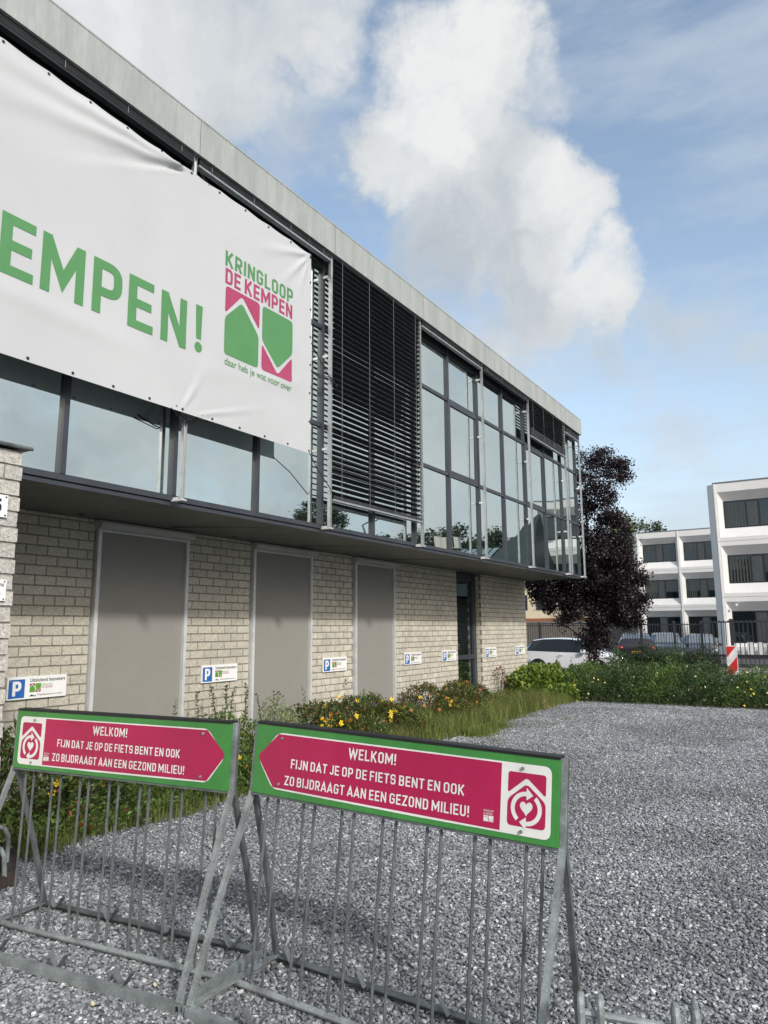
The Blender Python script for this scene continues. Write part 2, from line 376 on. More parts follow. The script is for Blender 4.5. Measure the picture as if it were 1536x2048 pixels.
def ribbon(mb, path, t, fn, woff):
    n = len(path); P = [Vector(p) for p in path]; Lf = []; Rt = []
    for i in range(n):
        d0 = (P[i]-P[i-1]).normalized() if i else None; d1 = (P[i+1]-P[i]).normalized() if i < n-1 else None
        if d0 is None: nn_ = Vector((-d1.y, d1.x)); k = 1
        elif d1 is None: nn_ = Vector((-d0.y, d0.x)); k = 1
        else:
            a = Vector((-d0.y, d0.x)); b = Vector((-d1.y, d1.x)); nn_ = (a+b)
            if nn_.length < 1e-5: nn_ = a
            nn_.normalize(); k = min(1/max(nn_.dot(a), .35), 2.4)
        Lf.append(P[i]+nn_*(t/2*k)); Rt.append(P[i]-nn_*(t/2*k))
    i0 = len(mb.v)
    for a, b in zip(Lf, Rt): mb.v.append(tuple(fn(a.x, a.y, woff))); mb.v.append(tuple(fn(b.x, b.y, woff)))
    for i in range(n-1): mb.f.append((i0+2*i+1, i0+2*i+3, i0+2*i+2, i0+2*i))
def caps(mb, text, u0, u1, v0, v1, fn, t=.15, track=.13, asp=None):
    """write capitals filling u0..u1 x v0..v1 ; fn maps (u,v,w)"""
    adv = []; x = 0
    for ch in text:
        w = WD.get(ch, .56); w = t if ch in 'I!' else w
        adv.append((ch, x, w)); x += w + (track if ch != ' ' else track*.3)
    tot = x - track; sy = v1-v0
    pu = fn(u0, v0, 0) - fn(u1, v0, 0); pv = fn(u0, v0, 0) - fn(u0, v1, 0)
    sx = (u1-u0)/tot; ratio = (pu.length/tot)/pv.length   # real width of one unit against height
    for ch, xo, w in adv:
        for j, st in enumerate(glyph(ch, w, t)):
            path = rnd(st); dense = []
            for a, b in zip(path, path[1:]):
                k = max(1, int(((b[0]-a[0])**2+(b[1]-a[1])**2)**.5/.25))
                for q in range(k): dense.append((a[0]+(b[0]-a[0])*q/k, a[1]+(b[1]-a[1])*q/k))
            dense.append(path[-1])
            ribbon(mb, dense, t, lambda x_, y_, w_, xo=xo: fn(u0+(xo+x_)*sx, v0+y_*sy, w_), .0006+.00035*j)
    return mb
def small_text(name, text, u0, u1, v0, v1, fn, mt, parent, bold=.01, w=.0015):
    cu = bpy.data.curves.new('txt', 'FONT'); cu.body = text; cu.offset = bold; cu.resolution_u = 3
    ob = bpy.data.objects.new('txt', cu); C.objects.link(ob); bpy.context.view_layer.update()
    dg = bpy.context.evaluated_depsgraph_get(); me = bpy.data.meshes.new_from_object(ob.evaluated_get(dg))
    bpy.data.objects.remove(ob); bpy.data.curves.remove(cu)
    xs = [v.co.x for v in me.vertices]; ys = [v.co.y for v in me.vertices]
    x0, x1, y0, y1 = min(xs), max(xs), min(ys), max(ys)
    for v in me.vertices:
        v.co = fn(u0+(v.co.x-x0)/(x1-x0)*(u1-u0), v0+(v.co.y-y0)/(y1-y0)*(v1-v0), w)
    me.name = name; me.materials.clear(); me.materials.append(M[mt]); return link(name, me, parent)
def rrect(u0, v0, u1, v1, ru, rv=None):
    rv = rv or ru; return rnd4([(u0, v0), (u1, v0), (u1, v1), (u0, v1)], ru, rv)
def rnd4(pts, ru, rv, n=6):
    out = []; m_ = len(pts)
    for i in range(m_):
        a, b, c = pts[i-1], pts[i], pts[(i+1) % m_]
        def off(p, q):
            dx, dy = (p[0]-q[0])/ru, (p[1]-q[1])/rv; l = sqrt(dx*dx+dy*dy); return (q[0]+dx/l*ru*1, q[1]+dy/l*rv*1)
        A = off(a, b); Cc = off(c, b)
        for k in range(n+1):
            t = k/n; out.append((A[0]*(1-t)**2+2*b[0]*t*(1-t)+Cc[0]*t*t, A[1]*(1-t)**2+2*b[1]*t*(1-t)+Cc[1]*t*t))
    return out

# ------------------------------------------------------------------ ground
def gz(x, y):
    z = .012*mnoise.noise(Vector((x*.7, y*.7, 0))) + .006*mnoise.noise(Vector((x*2.3, y*2.3, 4)))
    if y < 5:
        k = max(0, min(1, (5-y)/1.2)); z += -.030*k*max(0, min(2.2, x+2.7))
    z += .07*exp(-((y-15.2)/1.0)**2)*(.5+.5*mnoise.noise(Vector((x*.8, 3, 1))))
    return z
g = MB(); g.quad((-400, -60, -.34), (400, -60, -.34), (400, 500, -.34), (-400, 500, -.34)); struct(g.build('ground', 'asphalt'))
g = MB()
nx, ny = 60, 110; x0, x1, y0, y1 = -7.4, 9, -4, 17.6
for j in range(ny+1):
    for i in range(nx+1):
        x = x0+(x1-x0)*i/nx; y = y0+(y1-y0)*j/ny; g.v.append((x, y, gz(x, y)-.008))
for j in range(ny):
    for i in range(nx): a = j*(nx+1)+i; g.f.append((a, a+1, a+nx+2, a+nx+1))
i = len(g.v)
mat('gravel_bed', (.16, .176, .195), .95, 0, .25, 60, .012, 70, (.28, .30, .32), fine=.3)
struct(g.build('gravel_ground', 'gravel_bed', smooth=True))
g = MB(); g.box(-7.9, 12, 17.6, 21.6, -.4, .0); struct(g.build('planting_bed', 'soil'))
g = MB(); g.box(-7.19, -5.6, 2.9, 17.6, -.3, .03); struct(g.build('wall_bed', 'soil'))
g = MB(); g.box(-60, 60, 23.2, 33.2, -.4, -.20); struct(g.build('road', 'asphalt'))
g = MB(); g.box(-60, 60, 33.2, 35.2, -.4, -.08); struct(g.build('pavement', 'paving'))
g = MB(); g.box(-60, 60, 35.2, 46.0, -.4, -.12); struct(g.build('car_park', 'asphalt'))
g = MB()
for i in range(40): g.box(-20+i*1.0+.005, -19+i*1.0-.005, 23.05, 23.195, -.4, -.08)
struct(g.build('kerb', 'kerb_stone'))
g = MB()
for i in range(26): g.box(-20+i*1.0+.005, -19+i*1.0-.005, 33.06, 33.195, -.4, -.075)
g.build('kerb_far', 'kerb_stone').name = 'kerb'; bpy.data.objects['kerb.001']['kind'] = 'structure'

# gravel stones: instanced small angular stones
def gravel():
    srcs = []
    tones = [((.155, .170, .188), .15), ((.205, .222, .242), .15), ((.265, .282, .300), .15), ((.345, .365, .380), .12), ((.105, .117, .134), .15), ((.52, .54, .54), .12)]
    for k, (c, va) in enumerate(tones):
        ms = mat('stone_%d' % k, c, .8, 0, va, 3); tt = ms.node_tree; bb = tt.nodes['Principled BSDF']; sr = bb.inputs['Base Color'].links[0].from_socket
        gp = tt.nodes.new('ShaderNodeNewGeometry'); oi = tt.nodes.new('ShaderNodeObjectInfo')
        mx = tt.nodes.new('ShaderNodeMix'); mx.data_type = 'RGBA'; mx.blend_type = 'MULTIPLY'; mx.inputs[0].default_value = 1
        w1 = rng(tt, nz(tt, gp.outputs['Position'], .55, 4, .6, .6), .35, .65, .80, 1.16); w2 = mth(tt, 'ADD', mth(tt, 'MULTIPLY', oi.outputs['Random'], .4), .8)
        cw = tt.nodes.new('ShaderNodeCombineColor'); ww = mth(tt, 'MULTIPLY', w1, w2)
        for q_ in range(3): tt.links.new(ww, cw.inputs[q_])
        tt.links.new(sr, mx.inputs[6]); tt.links.new(cw.outputs[0], mx.inputs[7]); tt.links.new(mx.outputs[2], bb.inputs['Base Color'])
    hide = bpy.data.collections.new('gravel_stones')
    for k in range(6):
        bm = bmesh.new(); bmesh.ops.create_icosphere(bm, subdivisions=1, radius=1)
        rn = random.Random(k)
        for v in bm.verts:
            v.co *= rn.uniform(.72, 1.15); v.co.x *= 1.15; v.co.y *= .85; v.co.z *= .62
        me = bpy.data.meshes.new('stone'); bm.to_mesh(me); bm.free(); me.materials.append(M['stone_%d' % k])
        o = bpy.data.objects.new('stone', me); hide.objects.link(o); srcs.append(o)
    pts = []; idx = []; scl = []
    rn = random.Random(3)
    wts = [.24, .24, .22, .13, .12, .05]
    def add(ya, yb, xa, xb, dens, smin, smax):
        n = int((yb-ya)*(xb-xa)*dens)
        for _ in range(n):
            x = rn.uniform(xa, xb); y = rn.uniform(ya, yb)
            edge = -5.25 + .16*mnoise.noise(Vector((y*.9, 1, 2)))
            if x < edge - abs(rn.gauss(0, .12)) and y > 3.3: continue
            if x < -5.2 and y < 3.3 and rn.random() < .3: continue
            s = rn.uniform(smin, smax)*(1.35 if rn.random() < .07 else 1)
            pts.append((x, y, gz(x, y)+rn.uniform(-.006, .006))); scl.append(s)
            idx.append(rn.choices(range(6), wts)[0])
    add(1.4, 4.2, -6.4, .9, 4200, .0075, .0125)
    add(4.2, 6.5, -5.9, .9, 4000, .0072, .0125)
    add(6.5, 10, -5.7, 1.2, 3000, .0082, .0135)
    add(10, 17.2, -5.8, 1.8, 2200, .0095, .0155)
    me = bpy.data.meshes.new('gravel'); me.from_pydata(pts, [], [])
    a = me.attributes.new('pick', 'INT', 'POINT'); a.data.foreach_set('value', idx)
    a = me.attributes.new('size', 'FLOAT', 'POINT'); a.data.foreach_set('value', scl)
    o = bpy.data.objects.new('gravel', me); C.objects.link(o); stuff(o)
    o['label'] = 'loose grey and white gravel covering the parking ground'
    ng = bpy.data.node_groups.new('gravel_nodes', 'GeometryNodeTree')
    ng.interface.new_socket('Geometry', in_out='INPUT', socket_type='NodeSocketGeometry')
    ng.interface.new_socket('Geometry', in_out='OUTPUT', socket_type='NodeSocketGeometry')
    n = ng.nodes; gi = n.new('NodeGroupInput'); go = n.new('NodeGroupOutput')
    iop = n.new('GeometryNodeInstanceOnPoints'); ci = n.new('GeometryNodeCollectionInfo')
    ci.inputs[0].default_value = hide; ci.inputs['Separate Children'].default_value = True; ci.inputs['Reset Children'].default_value = True
    iop.inputs['Pick Instance'].default_value = True
    at = n.new('GeometryNodeInputNamedAttribute'); at.data_type = 'INT'; at.inputs[0].default_value = 'pick'
    as_ = n.new('GeometryNodeInputNamedAttribute'); as_.data_type = 'FLOAT'; as_.inputs[0].default_value = 'size'
    rv = n.new('FunctionNodeRandomValue'); rv.data_type = 'FLOAT_VECTOR'; rv.inputs[0].default_value = (-.6, -.6, 0); rv.inputs[1].default_value = (.6, .6, 6.28)
    l = ng.links.new
    l(gi.outputs[0], iop.inputs['Points']); l(ci.outputs[0], iop.inputs['Instance'])
    l(at.outputs[0], iop.inputs['Instance Index']); l(rv.outputs[0], iop.inputs['Rotation']); l(as_.outputs[0], iop.inputs['Scale'])
    l(iop.outputs[0], go.inputs[0])
    md = o.modifiers.new('stones', 'NODES'); md.node_group = ng
    me.materials.append(M['stone_1'])
    return o
gravel()

# ------------------------------------------------------------------ main building
WX = -7.2; GX = -5.65; SOF = 2.97; YE = 18.79; PIT_B = .247; CR = .1066
bld = thing('office_building', 'long two storey office with mirrored glass upper floor above pale split brick walls', 'building', (WX, 10, 0))
MB().box(-26, WX-.20, -6, YE-.05, -.3, 3.2).build('wall_core', 'black_void', bld)
MB().box(-26, GX-.12, -6, YE-.02, 3.0, 6.95).build('upper_core', 'black_void', bld)
MB().box(-26, -5.60, -6, YE-.01, 6.95, 7.10).build('roof', 'fascia_edge', bld)
OPEN = [(5.24, 6.665), (7.875, 9.31), (10.50, 11.885), (14.60, 15.885)]
segs = [(-3.0, 5.24), (6.665, 7.875), (9.31, 10.50), (11.885, 14.60), (15.885, YE)]
mo = MB()
for a, b in segs: mo.box(WX-.21, WX-.008, a+.004, b-.004, -.3, SOF+.03)
mo.build('mortar', 'mortar', bld)
def brick_mesh(seed, L, H, T, amp=.0025):
    rn = random.Random(seed); b = MB(); nu, nv = 4, 2
    for j in range(nv+1):
        for i in range(nu+1):
            ed = i in (0, nu) or j in (0, nv)
            b.v.append((rn.uniform(-amp, amp)-(amp*.3 if ed else 0), (i/nu-.5)*L, (j/nv-.5)*H))
    for j in range(nv):
        for i in range(nu): a = j*(nu+1)+i; b.f.append((a, a+1, a+nu+2, a+nu+1))
    per = [i for i in range(nu+1)] + [(nu+1)*j+nu for j in range(1, nv+1)] + [(nu+1)*nv+i for i in range(nu-1, -1, -1)] + [(nu+1)*j for j in range(nv-1, 0, -1)]
    i0 = len(b.v)
    for p in per: v = b.v[p]; b.v.append((-T, v[1], v[2]))
    n = len(per)
    for k in range(n): b.f.append((per[k], i0+k, i0+(k+1) % n, per[(k+1) % n]))
    return b
def wall_bricks(parent, x, segl, zt, rows, yref, mt, maxn=300, seed=1, ymin=-9, viewy=4.0, L=PIT_B, H=CR, joint=.017):
    lst = []
    for k in range(rows):
        z1 = zt-k*H; z0 = z1-H; off = yref if k % 2 else yref+L/2
        for a, b in segl:
            j = int((a-off)/L)-1
            while off+j*L < b:
                p = max(a, off+j*L+joint/2); q = min(b, off+(j+1)*L-joint/2); j += 1
                if q-p > .02: lst.append((p, q, z0+joint/2, z1-joint/2))
    vis = [q for q in lst if q[1] > viewy]; hid = [q for q in lst if q[1] <= viewy]
    vis.sort(key=lambda q: (q[0]**2+x*x)); near, far = vis[:maxn], vis[maxn:]+hid
    prot = []
    for s_ in range(6):
        b = brick_mesh(seed*50+s_, 1, 1, .05); me = bpy.data.meshes.new('brick'); me.from_pydata(b.v, [], b.f); me.materials.append(M[mt]); prot.append(me)
    rn = random.Random(seed)
    for p, q, z0, z1 in near:
        o = bpy.data.objects.new('brick', prot[rn.randrange(6)]); C.objects.link(o)
        o.parent = parent; o.matrix_parent_inverse = parent_inv(parent)
        o.location = (x+rn.uniform(-.002, .002), (p+q)/2, (z0+z1)/2); o.scale = (1, q-p, z1-z0)
    if far:
        bb = MB(); tm = [brick_mesh(seed*70+s_, 1, 1, .05) for s_ in range(8)]
        for p, q, z0, z1 in far:
            b = tm[rn.randrange(8)]; i = len(bb.v)
            bb.v += [(x+v[0], (p+q)/2+v[1]*(q-p), (z0+z1)/2+v[2]*(z1-z0)) for v in b.v]; bb.f += [tuple(i+k for k in f) for f in b.f]
        stuff(bb.build('brickwork', mt, parent))
wall_bricks(bld, WX, segs, 2.93, 29, 4.423, 'split_brick')
tp = MB()   # cut top course under the soffit
for a, b in segs:
    y = a
    while y < b-.02: q = min(b, y+PIT_B); tp.box(WX-.05, WX, y+.006, q-.006, 2.936, 2.968); y = q
stuff(tp.build('cut_course', 'split_brick', bld))
# brick return beside the glass door
rb = MB()
for k in range(28): rb.box(WX-.30, WX-.055, 15.875, 15.889, 2.93-(k+1)*CR+.006, 2.93-k*CR-.006)
stuff(rb.build('door_reveal', 'split_brick', bld))

# soffit panels
ys = [-5.0+2.507*k for k in range(0, 10)]; ys = [y for y in ys if y < YE-.3]+[YE+.0]
for a, b in zip(ys, ys[1:]): MB().box(WX-.1, GX-.02, a+.004, b-.004, SOF, SOF+.02).build('soffit_panel', 'soffit', bld)
MB().box(WX-.1, GX, -5, YE, SOF+.022, SOF+.04).build('soffit_backing', 'black_void', bld)
# dark curved slots and small spots on the soffit above the screens
for yc in (6.45, 9.0, 11.7):
    sl = MB(); n = 12; pr = []
    for k in range(n+1):
        t = k/n; x = -6.95+1.0*t; y = yc-.30+.75*t**1.25; w_ = .055*(1-t*.85)
        pr.append(((x, y-w_, SOF-.004), (x, y+w_, SOF-.004)))
    for (a, b), (c, d) in zip(pr, pr[1:]): sl.quad(a, c, d, b)
    sl.build('ventilation_slot', 'black_void', bld)
for yc in (4.9, 7.3, 10.0, 12.9, 14.4, 15.4):
    MB().cyl((-6.98, yc, SOF-.002), (0, 0, 1), .035, .008, 12).build('downlight', 'black_void', bld)
# sill profile and trim
MB().box(GX-.03, GX+.012, -5, YE+.02, 3.00, 3.055).build('sill', 'anthracite', bld)
MB().box(GX-.03, GX-.008, -5, YE, 2.952, 2.9985).build('sill_trim', 'anthracite', bld)
MB().box(WX-.2, GX+.0, YE+.002, YE+.02, 2.955, 3.0).build('sill_return', 'anthracite', bld)
# curtain wall
MY = [5.0+1.2536*k for k in range(-8, 12)]
rows = [(3.055, 4.37), (4.43, 5.755), (5.815, 6.62)]
for y in MY:
    MB().box(GX-.10, GX+.020, y-.026, y+.026, 3.056, 6.80).build('mullion', 'anthracite', bld)
for z in (4.40, 5.785):
    MB().box(GX-.10, GX+.006, -4.9, YE-.03, z-.03, z+.03).build('transom', 'anthracite', bld)
MB().box(GX-.10, GX+.004, -5, YE-.03, 6.62, 6.80).build('head_frame', 'anthracite_dark', bld)
rn = random.Random(11)
for i in range(len(MY)-1):
    ya, yb = MY[i]+.026, MY[i+1]-.026
    for j, (za, zb) in enumerate(rows):
        yc, zc = (ya+yb)/2, (za+zb)/2
        o = MB().quad((0, ya-yc, za-zc), (0, yb-yc, za-zc), (0, yb-yc, zb-zc), (0, ya-yc, zb-zc)).build('pane', 'mirror_glass', bld)
        o.location = (GX-.020, yc, zc); o.rotation_euler = (0, radians(rn.gauss(0, .10)), radians(rn.gauss(0, .14)))
def sash(i, j):
    ya, yb = MY[i]+.0262, MY[i+1]-.0262; za, zb = rows[j]; s_ = MB(); w_ = .055
    s_.box(GX-.05, GX+.008, ya, ya+w_, za, zb); s_.box(GX-.05, GX+.008, yb-w_, yb, za, zb)
    s_.box(GX-.05, GX+.008, ya+w_, yb-w_, za, za+w_); s_.box(GX-.05, GX+.008, ya+w_, yb-w_, zb-w_, zb)
    s_.build('opening_sash', 'anthracite', bld)
k5 = 8
sash(k5+5, 1); sash(k5+8, 1)
# fascia panels with weathered face
fy = [5.0-2.507*3+2.507*k for k in range(0, 9)]; fy = [y for y in fy if y < 18.3]+[18.80]
for a, b in zip(fy, fy[1:]):
    p = MB().box(-5.60, -5.44, a+.005, b-.005, 6.80, 7.215)
    p.box(-5.62, -5.435, a+.005, b-.005, 7.216, 7.235)
    p.build('fascia_panel', 'fascia', bld)
MB().box(-5.61, -5.46, -2.4, 18.78, 6.86, 7.20).build('fascia_joint', 'black_void', bld)
MB().box(GX-.1, -5.46, -2.5, 18.77, 6.802, 6.86).build('fascia_underside', 'anthracite_dark', bld)
# guide posts for the exterior blinds
PY = [-.02, 2.49, 4.99, 7.50, 10.0, 12.48, 14.97, 17.50, 18.72]
for y in PY:
    p = MB().box(-5.53, -5.49, y-.021, y-.013, 3.0, 6.80); p.box(-5.53, -5.49, y+.013, y+.021, 3.0, 6.80); p.box(-5.515, -5.508, y-.013, y+.013, 3.0, 6.80)
    po = p.build('guide_post', 'aluminium', bld)
    for z in (3.01, 4.06, 5.35, 6.5):
        b = MB().box(-5.63, -5.531, y-.010, y+.010, z-.018, z+.018)
        if z < 3.1: b.box(-5.62, -5.47, y-.035, y+.035, 2.985, 2.999)
        b.build('bracket', 'aluminium_pale', po)
# exterior venetian blinds
def slat_mesh(L):
    b = MB(); w_ = .040
    prof = [(-w_, -.006), (-.018, .004), (0, .007), (.018, .004), (w_, -.006), (w_+.001, -.0095), (.018, .001), (0, .004), (-.018, .001), (-w_, -.0095)]
    i = 0
    for y in (0, L):
        for px_, pz in prof: b.v.append((px_, y, pz))
    n = len(prof)
    for k in range(n): b.f.append((k, (k+1) % n, n+(k+1) % n, n+k))
    b.f.append(tuple(range(n))[::-1]); b.f.append(tuple(range(n, 2*n)))
    return b
def blind(y0, y1, ztop, zbot, nsp, stack, label, barm='aluminium'):
    bl = bpy.data.objects.new('exterior_blind', None); C.objects.link(bl); bl.parent = bld; bl.matrix_parent_inverse = parent_inv(bld); bl['label'] = label
    b = slat_mesh(y1-y0); me = bpy.data.meshes.new('slat'); me.from_pydata(b.v, [], b.f); me.materials.append(M['slat']); me.materials.append(M['slat_edge'])
    for pl in me.polygons:
        if pl.index == 4 or pl.index == 3: pl.material_index = 0
    for f in (4, ): me.polygons[f].material_index = 1
    sth = .012*stack
    zs = [ztop - (ztop-(zbot+.03+sth))*(k+.5)/max(nsp, 1) for k in range(nsp)] + [zbot+.03+.012*(k+.5) for k in range(stack)]
    for k, z in enumerate(zs):
        o = bpy.data.objects.new('slat', me); C.objects.link(o); o.parent = bl; o.matrix_parent_inverse = parent_inv(bl)
        o.location = (-5.51, y0, z); o.rotation_euler = (0, radians(-14+random.uniform(-1, 1) if k < nsp else 0), 0)
    MB().box(-5.545, -5.475, y0, y1, zbot, zbot+.026).build('bottom_bar', barm, bl)
    n = 4
    for k in range(n):
        y = y0+.18+(y1-y0-.36)*k/(n-1)
        MB().box(-5.4685, -5.4655, y-.004, y+.004, zbot+.02, ztop).build('ladder_tape', 'slat_edge', bl)
    return bl
blind(7.54, 9.965, 6.79, 3.36, 43, 4, 'lowered dark slatted sun blind covering one whole bay')
blind(15.01, 17.46, 6.79, 5.93, 9, 16, 'sun blind lowered a quarter of the way')
blind(17.54, 18.68, 6.79, 6.60, 1, 10, 'sun blind almost fully raised in the narrow end bay')
for k, (a, b) in enumerate(((.02, 2.45), (2.53, 4.95), (5.03, 7.46), (10.04, 12.44), (12.52, 14.93))):
    blind(a, b, 6.80, 6.69, 0, 7, 'sun blind raised under the roof edge', 'aluminium' if k in (2, 3) else 'anthracite_dark')
# fabric screens in front of the ground floor windows
for i, (a, b) in enumerate(OPEN[:3]):
    sh = bpy.data.objects.new('window_screen', None); C.objects.link(sh); sh.parent = bld; sh.matrix_parent_inverse = parent_inv(bld)
    zb = .26
    MB().box(WX-.19, WX-.10, a-.02, b+.02, -.2, SOF).build('recess', 'black_void', sh)
    for y in (a+.02, b-.065): MB().box(WX-.06, WX+.055, y, y+.045, zb, 2.86).build('guide_rail', 'aluminium_pale', sh)
    MB().box(WX-.07, WX+.048, a+.066, b-.066, 2.835, 2.86).build('top_rail', 'aluminium_pale', sh)
    MB().box(WX+.005, WX+.011, a+.0655, b-.0655, zb+.03, 2.834).build('screen', 'screen_fabric', sh)
    MB().box(WX-.02, WX+.04, a+.066, b-.066, zb, zb+.029).build('bottom_rail', 'aluminium_pale', sh)
    bx = MB(); pf = [(WX-.05, 2.862), (WX+.09, 2.862), (WX+.125, 2.885), (WX+.13, 2.93), (WX+.11, 2.958), (WX-.05, 2.958)]
    i0 = 0
    for y in (a-.0, b+.015): bx.v += [(x, y, z) for x, z in pf]
    n = len(pf)
    for k in range(n): bx.f.append((k, (k+1) % n, n+(k+1) % n, n+k))
    bx.f.append(tuple(range(n))[::-1]); bx.f.append(tuple(range(n, 2*n))); bx.build('screen_box', 'shutter_box', sh)
    MB().box(WX-.05, WX+.09, a-.03, b+.03, -.1, zb-.02).build('window_sill', 'shutter_box', sh)
# narrow glass door
dr = bpy.data.objects.new('glass_door', None); C.objects.link(dr); dr.parent = bld; dr.matrix_parent_inverse = parent_inv(bld)
a, b = OPEN[3]; dx = WX-.16
MB().quad((dx-.02, a+.07, .05), (dx-.02, b-.16, .05), (dx-.02, b-.16, 1.0), (dx-.02, a+.07, 1.0)).build('pane', 'door_glass', dr)
MB().quad((dx-.02, a+.07, 1.1), (dx-.02, b-.16, 1.1), (dx-.02, b-.16, 2.80), (dx-.02, a+.07, 2.80)).build('pane', 'door_glass', dr)
fr = MB().box(dx-.05, dx+.02, a+.0, a+.07, -.1, SOF-.001); fr.box(dx-.05, dx+.03, b-.16, b-.012, -.1, SOF-.001)
fr.box(dx-.05, dx+.015, a+.071, b-.161, 2.80, SOF-.002); fr.box(dx-.05, dx+.025, a+.071, b-.161, 1.0, 1.1); fr.box(dx-.05, dx+.015, a+.071, b-.161, -.1, .05)
fr.build('door_frame', 'anthracite', dr)
MB().box(dx+.021, dx+.05, a+.03, a+.06, 1.95, 2.02).build('handle', 'white_print', dr)
MB().box(WX-.20, WX-.19, a-.1, b+.1, -.2, SOF).build('door_recess', 'black_void', dr)

# ------------------------------------------------------------------ banner
BX = -5.385
def fold(y, z, ay, az, ang, ln, wd, amp, fr_=1.0):
    dy, dz = y-ay, z-az; ca, sa = cos(ang), sin(ang); s_ = dy*ca+dz*sa; d = -dy*sa+dz*ca
    if s_ < 0: return 0
    ww = wd*(.25+s_*.9); return amp*exp(-(s_/ln)**2)*min(1, s_/.15)*exp(-(d/ww)**2)*cos(d/ww*2.2*fr_)
def bw(y, z):
    w_ = .012*sin(y*1.1+.5)*sin((z-3.85)/2.65*pi)
    w_ += fold(y, z, 4.78, 6.47, radians(184), 1.6, .085, .040) + fold(y, z, 4.78, 6.47, radians(192), 1.9, .10, .034) + fold(y, z, 4.78, 6.47, radians(203), 1.2, .08, -.016)
    w_ += fold(y, z, 6.88, 6.49, radians(200), .75, .12, .020) + fold(y, z, 6.88, 6.49, radians(228), .60, .10, .020) + fold(y, z, 6.88, 6.49, radians(250), .5, .08, .012)
    w_ += fold(y, z, 4.83, 3.86, radians(60), .4, .12, .015) + fold(y, z, 5.0, 3.86, radians(18), .7, .07, .014)
    w_ += .006*exp(-((z-4.45-.12*(y-5.5))/.10)**2)*exp(-((y-5.7)/.9)**2) + .008*exp(-((z-4.62-.2*(y-6.3))/.07)**2)*exp(-((y-6.3)/.4)**2)
    w_ += .010*exp(-((z-4.35+.06*(y-3.6))/.09)**2)*exp(-((y-3.3)/.9)**2) + .004*sin(y*7+z*2)*exp(-((z-6.4)/.25)**2)
    w_ += .003*mnoise.noise(Vector((y*3, z*3, 0)))
    return w_
BY0, BY1, BZ0, BZ1 = -1.6, 6.905, 3.853, 6.50
ban = thing('banner', 'huge white vinyl banner with green and red lettering tied across the upper windows', 'banner', (BX, 3, 5))
b = MB(); nu, nv = 330, 110
for j in range(nv+1):
    for i in range(nu+1):
        y = BY0+(BY1-BY0)*i/nu; z = BZ0+(BZ1-BZ0)*j/nv
        tz = j/nv
        ze = z - (.012*(1-abs(sin(pi*(y-BY1)/.41)))*-1 + .012)*(tz**8) + (.010*(1-abs(sin(pi*(y-BY1)/.41))))*0
        b.v.append((BX+bw(y, z), y, ze))
for j in range(nv):
    for i in range(nu): a = j*(nu+1)+i; b.f.append((a, a+1, a+nu+2, a+nu+1))
cl = b.build('cloth', 'pvc', ban, smooth=True)
def bf(u, v, w=0): return Vector((BX+bw(u, v)+.0025+w, u, v))
def dense_poly(pts, fn, step=.06):
    bm = bmesh.new(); vs = [bm.verts.new((u, v, 0)) for u, v in pts]; bm.faces.new(vs)
    us = [p[0] for p in pts]; vv = [p[1] for p in pts]
    u = min(us)+step
    while u < max(us): bmesh.ops.bisect_plane(bm, geom=bm.verts[:]+bm.edges[:]+bm.faces[:], plane_co=(u, 0, 0), plane_no=(1, 0, 0)); u += step
    v = min(vv)+step
    while v < max(vv): bmesh.ops.bisect_plane(bm, geom=bm.verts[:]+bm.edges[:]+bm.faces[:], plane_co=(0, v, 0), plane_no=(0, 1, 0)); v += step
    o = MB(); bm.verts.index_update(); o.v = [tuple(fn(q.co.x, q.co.y, .0)) for q in bm.verts]; o.f = [tuple(q.index for q in f.verts) for f in bm.faces]; bm.free(); return o
t_ = MB(); L_ = [('K', 2.49, 2.82), ('E', 2.905, 3.20), ('M', 3.262, 3.672), ('P', 3.757, 4.068), ('E', 4.142, 4.436), ('N', 4.530, 4.855)]
for ch, a, b_ in L_:
    bs = .51 if ch == 'K' else 0
    caps(t_, ch, a, b_, 4.515, 5.035, bf, t=.165)
t_.build('lettering', 'banner_green', ban)
ex = dense_poly([(4.975, 5.055), (5.068, 5.055), (5.058, 4.685), (4.990, 4.685)], bf)
cc_ = dense_poly([(5.024+.052*cos(k*pi/12), 4.597+.056*sin(k*pi/12)) for k in range(24)], bf)
i = len(ex.v); ex.v += cc_.v; ex.f += [tuple(i+k for k in f) for f in cc_.f]; ex.build('exclamation_mark', 'banner_green', ban)
caps(MB(), 'KRINGLOOP', 5.372, 6.530, 5.668, 5.845, bf, t=.17, track=.14).build('lettering', 'banner_green', ban)
caps(MB(), 'DE KEMPEN', 5.378, 6.520, 5.462, 5.642, bf, t=.17, track=.13).build('lettering', 'banner_red', ban)
def logo(fn, parent, gm, rm, y0=5.386, y1=6.53, z0=4.645, z1=5.42, sc_=1.0, ins=True, mk=dense_poly):
    U = lambda y: (y-5.386)/(6.53-5.386)*(y1-y0)+y0; V = lambda z: (z-4.645)/(5.42-4.645)*(z1-z0)+z0
    k = (y1-y0)/(1.144)
    r_ = .05*k; rv = .05*(z1-z0)/.775
    P = lambda pts: rnd4([(U(a), V(c)) for a, c in pts], r_, rv)
    for nm, pts, mt in (('house_shape', [(5.388, 4.648), (5.928, 4.648), (5.928, 5.030), (5.644, 5.325), (5.388, 5.070)], gm),
                        ('roof_shape', [(5.388, 5.435), (5.935, 5.435), (5.935, 5.11), (5.645, 5.405), (5.388, 5.115)], rm),
                        ('house_shape', [(5.984, 5.430), (6.530, 5.430), (6.530, 5.010), (6.262, 4.750), (5.984, 5.010)], gm),
                        ('roof_shape', [(5.984, 4.650), (6.526, 4.650), (6.526, 4.965), (6.264, 4.675), (5.984, 4.965)], rm)):
        mk(P(pts), fn).build(nm, mt, parent)
